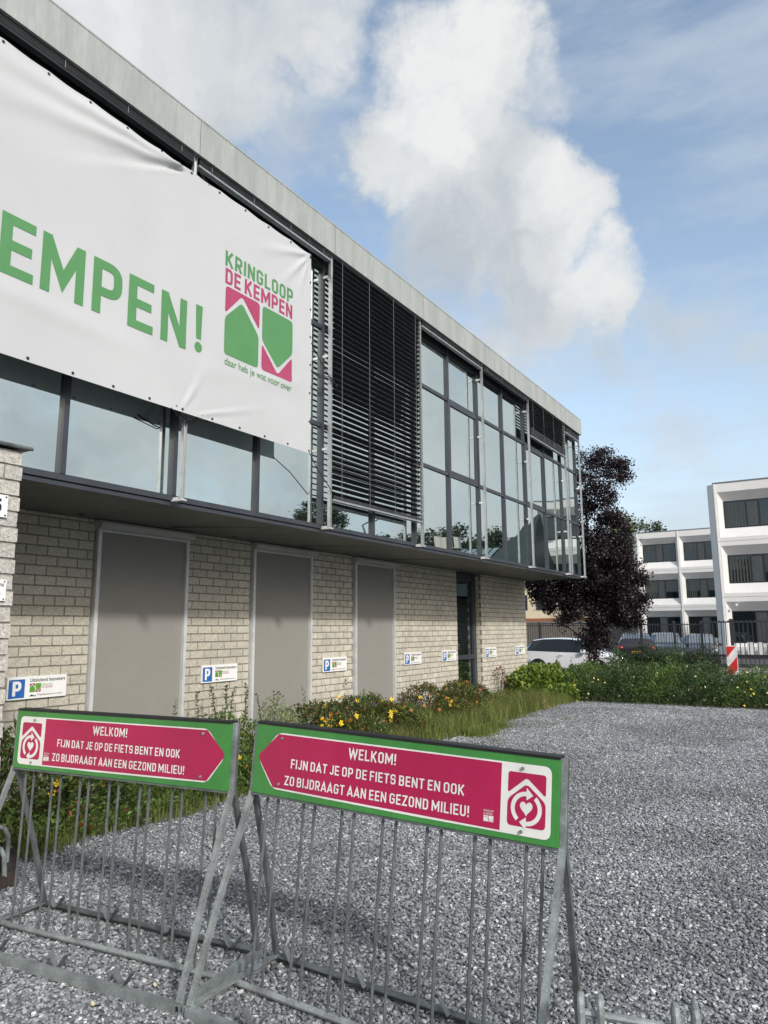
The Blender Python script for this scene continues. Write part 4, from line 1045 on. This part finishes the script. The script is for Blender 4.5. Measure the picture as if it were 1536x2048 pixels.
def cover(rn_seed, n, ya, yb, xa, xb, h, s_, mt, label):
    rn = random.Random(rn_seed); mb = MB()
    for _ in range(n):
        y = rn.uniform(ya, yb); x = rn.uniform(xa, xb + .2*mnoise.noise(Vector((y*1.1, 3, 0)))); hh = h*(.4+.6*abs(mnoise.noise(Vector((x*2, y*2, 0))))*2)
        leaf(mb, (x, y, rn.uniform(.0, hh)+.02), s_*rn.uniform(.6, 1.3), (rn.gauss(0, .8), rn.gauss(0, .8), .5), rn, .6)
    o = mb.build('ground_cover', mt); stuff(o); o['label'] = label
cover(81, 9000, 3.3, 8.6, -6.9, -5.42, .26, .045, 'leaf_mid', 'leafy ground cover behind the racks')
cover(82, 9000, 8.0, 17.2, -7.15, -5.7, .30, .045, 'leaf_hypericum', 'leafy ground cover under the wall shrubs')
cover(83, 8000, 17.0, 21.2, -7.6, 2.6, .34, .06, 'leaf_hedge', 'leafy ground cover under the hedge bushes')

def tree(name, label, x, y, th, tr, limbs, clumps, nl, ls_, lm, seed, group=None, spread=.35, z0=-.2):
    rn = random.Random(seed); o = thing(name, label, 'tree', (x, y, 0), group)
    t = MB().tube([(x, y, z0), (x+.05, y, th*.3), (x-.05, y+.05, th*.65), (x, y, th)], [tr, tr*.8, tr*.55, tr*.25], 9)
    for k in range(limbs):
        c = rn.choice(clumps); zb = rn.uniform(.15, .8)*th; e = Vector((c[0], c[1], c[2])); s_ = Vector((x, y, zb)); mdl = s_.lerp(e, .5)+Vector((0, 0, -.1))
        t.tube([s_, mdl, e], [tr*.35, tr*.2, tr*.06], 5)
    t.build('trunk', 'bark', o)
    mb = MB(); tot = sum(c[3] for c in clumps)
    for c in clumps:
        cx, cy, cz, r = c[:4]; rv_ = c[4] if len(c) > 4 else r
        sub = [(cx+rn.gauss(0, r*.52), cy+rn.gauss(0, r*.52), cz+rn.gauss(0, rv_*.52)) for _ in range(max(6, int(26*r*rv_/ (spread*spread*12))+6))]
        for _ in range(int(nl*c[3]/tot)):
            q = rn.choice(sub); p = (q[0]+rn.gauss(0, spread*.45), q[1]+rn.gauss(0, spread*.45), q[2]+rn.gauss(0, spread*.38)); leaf(mb, p, ls_*rn.uniform(.6, 1.3), None, rn, .65)
    mb.build('crown', lm, o); return o
def at(px_, py_, Y):
    r = F + RR*((px_-768)/1443.3) - UU*((py_-1024)/1443.3); k = Y/r.y; return (r.x*k, Y, EYE+r.z*k)
tc_ = []
for px_, py_, r in ((1175, 900, .45), (1205, 930, .42), (1228, 920, .22), (1230, 945, .25), (1190, 975, .5), (1170, 1000, .5), (1222, 1000, .22), (1205, 1035, .40), (1236, 1042, .3), (1165, 1060, .5), (1200, 1080, .55),
                   (1180, 1120, .6), (1230, 1110, .55), (1262, 1125, .30), (1150, 1160, .6), (1210, 1165, .65), (1255, 1170, .45), (1280, 1160, .16), (1195, 1210, .60), (1245, 1210, .5), (1272, 1235, .22),
                   (1120, 1180, .40), (1085, 1175, .35), (1065, 1190, .22), (1140, 1215, .35), (1105, 1208, .22), (1185, 1250, .42), (1222, 1240, .38), (1200, 1275, .20), (1060, 1165, .3), (1125, 1160, .4), (1190, 1290, .30), (1175, 1275, .3), (1155, 1225, .4), (1130, 1190, .4), (1100, 1190, .3), (1160, 955, .45), (1155, 1110, .5),
                   (1240, 1068, .28), (1215, 1110, .6), (1180, 1180, .6), (1225, 1190, .55), (1245, 1145, .5), (1262, 1195, .35)):
    X_, Y_, Z_ = at(px_, py_, 22.9); tc_.append((X_, Y_+random.uniform(-.4, .9), Z_, r))
tree('purple_tree', 'dark purple leaved tree rising behind the far end of the office building', tc_[11][0]-.1, 23.2, 6.6, .075, 20, tc_, 64000, .074, 'leaf_purple', 21, spread=.26, z0=0)
X_, Y_, Z_ = at(1252, 1062, 85); tree('pale_tree', 'pale green tree top beyond the white office building roof', X_, 85, Z_, .3, 10,
     [(X_, 85, Z_-1.2, 2.0), (X_-1.5, 85, Z_-3, 2.2), (X_+1.2, 85, Z_-3.2, 1.6), (X_-.4, 85, Z_+.4, 1.1), (X_-3, 85, Z_-4, 2.4)], 9000, .30, 'leaf_far', 22, spread=1.0)
X_, Y_, Z_ = at(1310, 1055, 95); tree('distant_tree', 'small dark treetop peeking above the white office roof', X_, 95, Z_-1, .3, 4, [(X_, 95, Z_-.4, 1.0), (X_+.9, 95, Z_-.8, .8), (X_-.8, 95, Z_-1.0, .8)], 1500, .25, 'leaf_green_tree', 23, spread=.6)

# ------------------------------------------------------------------ white office building
wb = thing('white_office_building', 'three storey white concrete office block with deep slanted window surrounds', 'building', (-6, 47, 0))
Zs = [(.02, 3.40), (3.42, 6.70), (6.72, 10.22)]
def bay(x0, x1, z0, z1, Y, k, last=False, first=False):
    top = k == 2
    wl, wr = x0+.45, x1-.21; wz1 = z1-(1.05 if top else .80); wz0 = z0+(.81 if k else .72); dp = .42
    bz1 = z1-(.52 if top else .26); bz0 = z0+.22; bl, br_ = x0+.20, x1-.05
    o_ = [(x0+.012, z0), (x1-.012, z0), (x1-.012, z1), (x0+.012, z1)]; i_ = [(bl, bz0), (br_, bz0), (br_, bz1), (bl, bz1)]; w_ = [(wl, wz0), (wr, wz0), (wr, wz1), (wl, wz1)]
    if k == 0: i_ = [(bl, z0+.5), (br_, z0+.5), (br_, bz1), (bl, bz1)]
    b = MB()
    for j in range(4):
        n = (j+1) % 4
        b.quad((o_[j][0], Y, o_[j][1]), (o_[n][0], Y, o_[n][1]), (i_[n][0], Y, i_[n][1]), (i_[j][0], Y, i_[j][1]))
        b.quad((i_[j][0], Y, i_[j][1]), (i_[n][0], Y, i_[n][1]), (w_[n][0], Y+dp, w_[n][1]), (w_[j][0], Y+dp, w_[j][1]))
        b.quad((o_[n][0], Y, o_[n][1]), (o_[j][0], Y, o_[j][1]), (o_[j][0], Y+.2, o_[j][1]), (o_[n][0], Y+.2, o_[n][1]))
    b.build('facade_panel', 'white_concrete', wb)
    # raised vertical rib between bays
    MB().box(x0+.03, x0+.10, Y-.05, Y-.002, z0, z1).build('rib', 'white_concrete', wb)
    fr = MB(); t = .07; Y2 = Y+dp-.02
    fr.box(wl, wr, Y2, Y2+.06, wz0, wz0+t); fr.box(wl, wr, Y2, Y2+.06, wz1-t, wz1); fr.box(wl, wl+t, Y2, Y2+.06, wz0+t, wz1-t); fr.box(wr-t, wr, Y2, Y2+.06, wz0+t, wz1-t)
    xa = wl+(wr-wl)*.40; xb = wl+(wr-wl)*.62
    fr.box(xa-t/2, xa+t/2, Y2, Y2+.06, wz0+t, wz1-t); fr.box(xb-t/2, xb+t/2, Y2, Y2+.06, wz0+t, wz1-t)
    f = fr.build('window', 'window_frame_dark', wb)
    for xa_, xb_ in ((wl+t, xa-t/2), (xb+t/2, wr-t)):
        MB().quad((xa_, Y2+.03, wz0+t), (xb_, Y2+.03, wz0+t), (xb_, Y2+.03, wz1-t), (xa_, Y2+.03, wz1-t)).build('pane', 'dark_glass', f)
    MB().quad((xa+t/2, Y2+.03, wz0+t), (xb-t/2, Y2+.03, wz0+t), (xb-t/2, Y2+.03, wz1-t), (xa+t/2, Y2+.03, wz1-t)).build('window_panel', 'window_panel', f)
    if (k, round(x0)) in ((2, -15), (2, -12), (1, -6), (2, -6), (1, -15), (1, -12)):
        c = MB(); xx = wl+t+.02; xe = (xa-.1) if (k, round(x0)) != (1, -12) else xa-.3; zt = wz1-t
        if k == 2 and x0 < -10:
            z = zt
            while z > zt-.55: c.box(xx, xe, Y2+.020, Y2+.026, z-.05, z-.012); z -= .06
            c.build('venetian_blind', 'curtain', f)
        else:
            while xx < xe: c.box(xx, xx+.10, Y2+.020, Y2+.026, wz0+t, zt-.1); xx += .17
            c.build('curtain', 'curtain', f)
for (xs, Y) in (([-5.80, -2.05, 1.70, 5.45], 47.0), ([-15.28, -11.76, -8.24, -4.72], 68.5)):
    for a, b in zip(xs, xs[1:]):
        for k, (z0, z1) in enumerate(Zs): bay(a, b, z0, z1, Y, k)
    MB().box(xs[0]+.02, xs[-1]-.02, Y+.57, Y+14, -.2, 10.1).build('core', 'white_concrete', wb)
    MB().box(xs[0]-.02, xs[-1]+.02, Y-.02, Y+14.1, 10.225, 10.31).build('roof_edge', 'roof_edge', wb)
    jb = MB()
    for a in xs[1:-1]: jb.box(a-.05, a+.05, Y+.03, Y+.15, 0, 10.2)
    for z_ in (3.41, 6.71): jb.box(xs[0]+.03, xs[-1]-.03, Y+.035, Y+.14, z_-.05, z_+.05)
    jb.build('joint', 'joint_grey', wb)
    # chamfered corner
    MB().quad((xs[0], Y+.0, .02), (xs[0], Y, 10.22), (xs[0]-.38, Y+.40, 10.22), (xs[0]-.38, Y+.40, .02)).build('corner_panel', 'white_concrete', wb)
    MB().box(xs[0]-.38, xs[0]+.02, Y+.401, Y+14, -.1, 10.22).build('end_wall', 'white_concrete', wb)
MB().cyl((-5.0, 46.9, 2.95), (0, 1, 0), .07, .16, 10).build('wall_lamp', 'white_print', wb)
# white fins at the base behind the gate
for i in range(15): MB().box(-4.6+i*.52, -4.30+i*.52, 46.55, 46.60, .05, .80).build('base_fin', 'white_concrete', wb)

# building seen under the soffit: beige hall with a dark canopy
bh = thing('beige_hall', 'cream rendered hall with rusty brown band behind the purple tree', 'building', (-28, 75, 0))
a = at(1040, 1170, 75); b = at(1262, 1240, 75)
MB().box(a[0]-8, b[0], 75, 90, -.3, 6.3).build('wall', 'beige_render', bh)
MB().box(a[0]-8, b[0]+.1, 74.8, 90.1, 6.3, 6.6).build('roof', 'roof_edge', bh)
MB().box(a[0]-8, b[0], 74.9, 74.99, 2.35, 2.7).build('band', 'orange_band', bh)
MB().box(a[0]-8, b[0], 74.85, 74.98, -.3, 2.35).build('plinth', 'brown_wall', bh)
for i in range(5): MB().box(b[0]-2.6-i*2.4, b[0]-1.2-i*2.4, 74.93, 74.99, 3.6, 5.2).build('window', 'window_frame_dark', bh)
sh = thing('brown_shed', 'low dark brown timber shed behind the left part of the fence', 'shed', (-15, 42, 0))
for i in range(24): MB().box(-17.6+i*.2, -17.41+i*.2, 42, 42.05, -.1, 1.95+.01*(i % 2)).build('plank', 'brown_wall', sh)
MB().box(-17.7, -12.7, 41.95, 44, 1.98, 2.06).build('roof', 'roof_edge', sh); MB().box(-17.6, -12.85, 42.06, 44, -.1, 1.95).build('wall', 'brown_wall', sh)

# ------------------------------------------------------------------ fence and gate
fe = thing('metal_bar_fence', 'dark grey steel bar fence between the road and the white office car park', 'fence', (-10, 34, 0))
x = -13.6; rn = random.Random(4); me_b = None
b = MB().box(-.011, .011, -.011, .011, 0, 1.86); me_b = bpy.data.meshes.new('bar'); me_b.from_pydata(b.v, [], b.f); me_b.materials.append(M['fence_paint'])
while x < -5.15:
    o = bpy.data.objects.new('bar', me_b); C.objects.link(o); o.parent = fe; o.matrix_parent_inverse = parent_inv(fe); o.location = (x, 34, .02); x += .112
for z in (.12, 1.80): MB().box(-13.7, -5.1, 33.965, 34.035, z-.02, z+.02).build('rail', 'fence_paint', fe)
for x in (-13.65, -12.35, -9.9, -7.6, -6.2, -5.1): MB().box(x-.045, x+.045, 33.95, 34.05, -.1, 1.96).build('post', 'fence_paint', fe)
ga = thing('sliding_gate', 'wide dark steel sliding gate at the right behind the striped beacon', 'gate', (-2, 33.8, 0))
b = MB().box(-.016, .016, -.016, .016, 0, 1.80); me_g = bpy.data.meshes.new('bar'); me_g.from_pydata(b.v, [], b.f); me_g.materials.append(M['fence_paint'])
x = -4.95
while x < 3.5:
    o = bpy.data.objects.new('bar', me_g); C.objects.link(o); o.parent = ga; o.matrix_parent_inverse = parent_inv(ga); o.location = (x, 33.8, .12); x += .168
MB().box(-5.05, 3.6, 33.76, 33.84, 1.86, 1.92).build('top_rail', 'fence_paint', ga); MB().box(-5.05, 3.6, 33.74, 33.86, .02, .16).build('bottom_rail', 'fence_paint', ga)
MB().box(-5.05, 3.6, 34.5, 34.56, .42, .52).build('rail', 'fence_paint', ga); MB().box(-4.1, -3.9, 33.6, 34.0, -.1, .1).build('roller', 'fence_paint', ga)
for i in range(52): 
    q = MB().quad((-5+i*.168-.03, 33.8, 1.92), (-5+i*.168+.03, 33.8, 1.92), (-5+i*.168, 33.8, 1.98)); 
    if i == 0: sp = q
    else:
        k = len(sp.v); sp.v += q.v; sp.f.append((k, k+1, k+2))
sp.build('spike_strip', 'fence_paint', ga)
MB().box(-3.95, -3.83, 33.7, 33.9, -.1, 2.02).build('post', 'fence_paint', ga)
# striped beacon
be = thing('striped_beacon', 'red and white striped warning beacon standing behind the flowering hedge', 'traffic beacon', (-2.80, 24, -.1))
fb_ = lambda u, v, w=0: Vector((-2.955+u*.29, 24-w, .28+v*.86))
MB().box(-2.955, -2.665, 24.004, 24.05, .28, 1.14).build('panel', 'beacon_white', be)
for pts in ([(.0, .60), (.0, .97), (1.0, .97), (1.0, .97)][:0] or [(.04, .97), (.04, .60), (.92, .97)], [(.04, .02), (.04, .25), (.96, .62), (.96, .22), (.5, .02)]):
    MB().poly(pts[::-1] if len(pts) == 3 else pts, lambda u, v, w=0: fb_(u, v, .002)).build('red_stripe', 'beacon_red', be)
MB().box(-2.86, -2.76, 24.01, 24.06, -.25, .28).build('pole', 'galvanised', be); MB().box(-3.05, -2.55, 23.8, 24.25, -.22, -.12).build('foot', 'plastic_black', be)

# ------------------------------------------------------------------ cars
def car(label, x, y, z, rot, paint, kind='hatch', group=None, plate=True):
    o = thing('parked_car', label, 'car', (x, y, z), group); o.rotation_euler = (0, 0, rot); Mt = Matrix.Translation((x, y, z)) @ Matrix.Rotation(rot, 4, 'Z')
    if kind == 'hatch':
        L, Wd, H_ = 3.86, .86, 1.50
        st = [(-1.93, .42, .78, .80, .70, .62), (-1.88, .28, .92, .95, .80, .68), (-1.72, .24, .98, 1.18, .84, .66), (-1.50, .22, .98, 1.42, .855, .60), (-1.05, .20, .965, 1.485, .86, .60), (-.45, .19, .95, 1.50, .86, .61),
              (.10, .19, .94, 1.485, .86, .61), (.42, .19, .93, 1.43, .86, .62), (.95, .20, .92, 1.06, .86, .70), (1.12, .21, .91, .965, .86, .72), (1.50, .22, .84, .88, .84, .70), (1.76, .26, .74, .77, .78, .60), (1.90, .34, .60, .62, .66, .5), (1.93, .42, .50, .52, .55, .45)]
        sw = ((2, 3), (3, 4), (5, 6), (4, 5), (6, 7)); gap = .05; ws = (7, 8); rw = (1, 3); wx = (-1.22, 1.22)
    else:
        L, Wd, H_ = 4.35, .90, 1.56
        st = [(-2.17, .45, .85, .87, .72, .64), (-2.12, .30, .98, 1.02, .84, .70), (-1.95, .26, 1.03, 1.30, .88, .68), (-1.70, .24, 1.03, 1.50, .90, .62), (-1.1, .22, 1.02, 1.56, .90, .62), (-.4, .21, 1.0, 1.57, .90, .62), (.15, .21, .99, 1.55, .90, .62), (.5, .21, .98, 1.48, .90, .63),
              (1.05, .22, .97, 1.10, .90, .72), (1.25, .23, .96, 1.01, .90, .74), (1.70, .24, .90, .95, .88, .74), (2.02, .28, .80, .84, .82, .66), (2.14, .36, .64, .66, .72, .55), (2.17, .44, .52, .54, .6, .5)]
        sw = ((2, 3), (3, 4), (4, 5), (5, 6), (6, 7)); ws = (7, 8); rw = (1, 3); wx = (-1.35, 1.35)
    def ring(s_):
        x_, zb, zt, zr, hw, tw = s_
        half = [(0, zb), (hw*.86, zb), (hw*.985, zb+.10), (hw, (zb+zt)/2), (hw*.97, zt), (tw, zr-.035), (tw*.72, zr), (0, zr+.012)]
        return [(x_, yy, zz) for yy, zz in half] + [(x_, -yy, zz) for yy, zz in half[-2:0:-1]]
    rg = [ring(s_) for s_ in st]; n = len(rg[0])
    body, glass = MB(), {}
    for k in range(len(rg)-1):
        for j in range(n):
            q = (rg[k][j], rg[k][(j+1) % n], rg[k+1][(j+1) % n], rg[k+1][j])
            top = j in (5, 6, 7, 8); side = j in (4, 9)
            if k == ws[0] and j in (4, 5, 6, 7, 8, 9): glass.setdefault('windscreen', []).append(q)
            elif k == 2 and j in (5, 6, 7, 8): glass.setdefault('rear_window', []).append(q)
            elif side and (k, k+1) in sw: glass.setdefault('side_window', []).append(q)
            else: body.quad(*q[::-1])
    body.quad(*rg[0]); body.quad(*rg[-1][::-1])
    def put(mb, name, mt, sub=None, smooth=False):
        mb.v = [tuple(Mt @ Vector(v)) for v in mb.v]; return mb.build(name, mt, sub or o, smooth)
    # weld the body so that shading is smooth
    bm = bmesh.new(); me = bpy.data.meshes.new('body')
    vs = [bm.verts.new(Mt @ Vector(v)) for v in body.v]
    for f in body.f: 
        try: bm.faces.new([vs[i] for i in f])
        except ValueError: pass
    bmesh.ops.remove_doubles(bm, verts=bm.verts, dist=.001); bmesh.ops.recalc_face_normals(bm, faces=bm.faces)
    bm.to_mesh(me); bm.free(); me.materials.append(M[paint]); me.polygons.foreach_set('use_smooth', [True]*len(me.polygons)); bo = link('body', me, o)
    md = bo.modifiers.new('soft', 'EDGE_SPLIT'); md.split_angle = radians(38)
    for nm, qs in glass.items():
        g_ = MB()
        for q in qs:
            c = sum((Vector(v) for v in q), Vector())/4; k = .90 if nm == 'side_window' else .97
            pts = [c+(Vector(v)-c)*k for v in q]; 
            if nm == 'side_window': pts = [Vector((p.x if True else 0, p.y, p.z)) for p in pts]
            g_.quad(*[tuple(p) for p in pts][::-1])
        put(g_, nm, 'car_glass')
        f_ = MB()
        for q in qs: f_.quad(*[tuple(Vector(v)*1.0-Vector((0, .006*(1 if v[1] > 0 else -1), .004))) for v in q][::-1])
        put(f_, 'pillar', 'plastic_black')
    for s_ in (-1, 1):
        for wxx in wx:
            w_ = put(MB().cyl((wxx, s_*(st[4][4]-.10), .30), (0, 1, 0), .31, .22, 24), 'wheel', 'tyre')
            put(MB().cyl((wxx, s_*(st[4][4]-.0), .30), (0, 1, 0), .20, .03, 16), 'rim', 'rim', w_)
            put(MB().cyl((wxx, s_*(st[4][4]-.055), .32), (0, 1, 0), .37, .116, 24), 'wheel_arch', 'plastic_black')
        m_ = put(MB().box(st[8][0]-.35, st[8][0]-.20, s_*(.86), s_*(1.02), .93, 1.05), 'mirror', paint)
        xf = st[-3][0]
        q = MB(); i0 = 0
        q.tube([(xf-.28, s_*.80, .76), (xf-.12, s_*.76, .72), (xf+.05, s_*.64, .66)], [.055, .075, .05], 8); put(q, 'headlight', 'lamp_clear', smooth=True)
        xr = st[1][0]; q = MB(); q.tube([(xr-.04, s_*.62, .86), (xr+.0, s_*.76, .88), (xr+.20, s_*.845, .91)], [.05, .075, .045], 8); put(q, 'tail_light', 'lamp_red', smooth=True)
        put(MB().box(-.30, -.16, s_*(.862), s_*(.885), .82, .85), 'door_handle', paint)
    put(MB().box(st[-1][0]-.03, st[-1][0]+.02, -.42, .42, .36, .50), 'grille', 'plastic_black')
    if plate:
        put(MB().box(st[-1][0]+.02, st[-1][0]+.03, -.26, .26, .36, .47), 'licence_plate', 'plate_yellow')
        put(MB().box(st[0][0]-.03, st[0][0]-.01, -.26, .26, .60, .71), 'licence_plate', 'plate_yellow')
    return o
car('white hatchback parked sideways between the brick wall and the hedge', -9.35, 29.6, -.215, 0, 'car_white')
GC = 'cars parked behind the bar fence'
def cx_(px_, Y): return at(px_, 1250, Y)[0]
car('black car seen from behind, leftmost of the dark cars beyond the fence', cx_(1262, 38), 38.6, -.15, radians(105), 'car_dark', 'suv', GC)
car('black car with a yellow number plate in the middle of the dark cars', cx_(1322, 38), 38.8, -.15, radians(-78), 'car_dark', 'suv', GC)
car('dark grey car facing the fence rightmost of the dark cars', cx_(1393, 39), 39.6, -.15, radians(-84), 'car_grey', 'hatch', GC)
car('silver car mostly hidden behind the roof of the white hatchback', cx_(1135, 46), 46.5, -.45, radians(4), 'car_silver', 'suv', GC)

# ------------------------------------------------------------------ things behind the camera side that the mirrored glass shows
def refl(px_, py_, Y):
    p = at(px_, py_, Y); return (2*(GX-.020)-p[0], p[1], p[2])
p = refl(638, 1015, 60)
cl_ = [refl(a_, b_, 60) for a_, b_ in ((610, 1030), (635, 1015), (640, 1035), (665, 1030), (680, 1040), (620, 1050), (650, 1055), (600, 1042))]
tree('street_tree', 'green tree across the road showing in the mirrored glass', p[0], p[1], p[2]-2, .25, 10, [(q[0], q[1], q[2]-.3, 1.1, .8) for q in cl_], 7000, .22, 'leaf_green_tree', 90, spread=.7)
for k in range(15):
    px_ = 770+k*25; top = 1062+14*sin(k*1.9)+(0 if k in (5, 6) else 8); q = refl(px_, top, 90)
    tree('distant_tree', 'mirrored roadside tree, %s' % ('nearest the road lamp', 'beside the first gap', 'with a low crown', 'with a round crown', 'behind the roof vents', 'tallest of the row', 'next to the tallest', 'above the skylight', 'above the skylight ridge', 'with a narrow crown', 'behind the dark roof', 'left of the dark roof peak', 'behind the dark roof peak', 'at the end of the row', 'last and lowest')[k], q[0], q[1]+random.uniform(-4, 4), q[2]-1, .3, 3,
         [(q[0], q[1], q[2]-1.2, 1.3, 1.0), (q[0]+1, q[1]-1.5, q[2]-3, 1.9, 1.4), (q[0]-1, q[1]+1, q[2]-5, 2.3, 2)], 2200, .38, 'leaf_green_tree', 100+k, 'row of trees across the road', spread=.9)
gb = thing('green_roofed_building', 'low building with a steep dark green roof and glass skylight across the road', 'building', (20, 45, 0))
A_ = refl(1088, 1030, 45); B_ = refl(1018, 1150, 45); Cc = refl(1150, 1150, 45)
pk = (A_[0], 44.5, A_[2])
r_ = MB(); base = [(A_[0]+4.6, 40, 3.6), (A_[0]+4.6, 46.4, 3.6), (A_[0]-.25, 46.4, 3.6), (A_[0]-.25, 40, 3.6)]
for k in range(4): r_.quad(base[k], base[(k+1) % 4], pk)
r_.build('roof', 'roof_dark_green', gb); MB().box(A_[0]+1.2, A_[0]+14, 40, 46.4, -.3, 3.6).build('wall', 'brown_wall', gb)
s1 = refl(880, 1098, 45); s2 = refl(1000, 1092, 45)
MB().box(min(s1[0], s2[0])-.2, max(s1[0], s2[0])+2, 43, 49, 3.6, s2[2]-1.1).build('wall', 'brown_wall', gb)
sk = MB(); xa_, xb_ = min(s1[0], s2[0]), max(s1[0], s2[0]); zz = s2[2]; n = 8
for k in range(n):
    a_ = xa_+(xb_-xa_)*k/n; b_ = xa_+(xb_-xa_)*(k+1)/n
    MB().quad((a_+.06, 43, zz-1.1), (b_-.06, 43, zz-1.1), (b_-.06, 45.5, zz), (a_+.06, 45.5, zz)).build('skylight_pane', 'skylight_glass', gb)
for px_ in (882, 898, 912):
    q = refl(px_, 1090, 45); MB().box(q[0]-.33, q[0]+.33, 45, 45.7, q[2]-.3, q[2]+.55).build('roof_vent', 'vent_beige', gb)
lp = thing('road_lamp', 'thin curved street lamp across the road showing in the mirrored glass', 'street lamp', (20, 30, 0))
q0 = refl(733, 1066, 40); q1 = refl(730, 1052, 40); q2 = refl(738, 1046, 40); q3 = refl(760, 1036, 40)
MB().tube([(q0[0], q0[1], 0), q0, q1, q2, q3], [.08, .06, .05, .05, .05], 6).build('pole', 'galvanised_dark', lp)
# small litter on the gravel
for (a_, b_, s_, mt, lb) in ((-1.62, 3.03, .05, 'white_print', 'torn white scrap lying under the right rack rail'), (-2.95, 2.62, .011, 'petal_pale', 'yellow straw piece on the gravel inside the left rack'), (-3.05, 2.35, .012, 'petal_pale', 'yellow straw piece on the gravel in front of the left rack')):
    m_ = MB(); m_.quad((a_-s_, b_, gz(a_, b_)+.02), (a_+s_, b_-.02*s_/.05, gz(a_, b_)+.014), (a_+s_*1.5, b_+.3*s_, gz(a_, b_)+.022), (a_-s_*.4, b_+.35*s_, gz(a_, b_)+.03)); tag(m_.build('litter', mt), lb, 'litter')

S.render.engine = 'CYCLES'
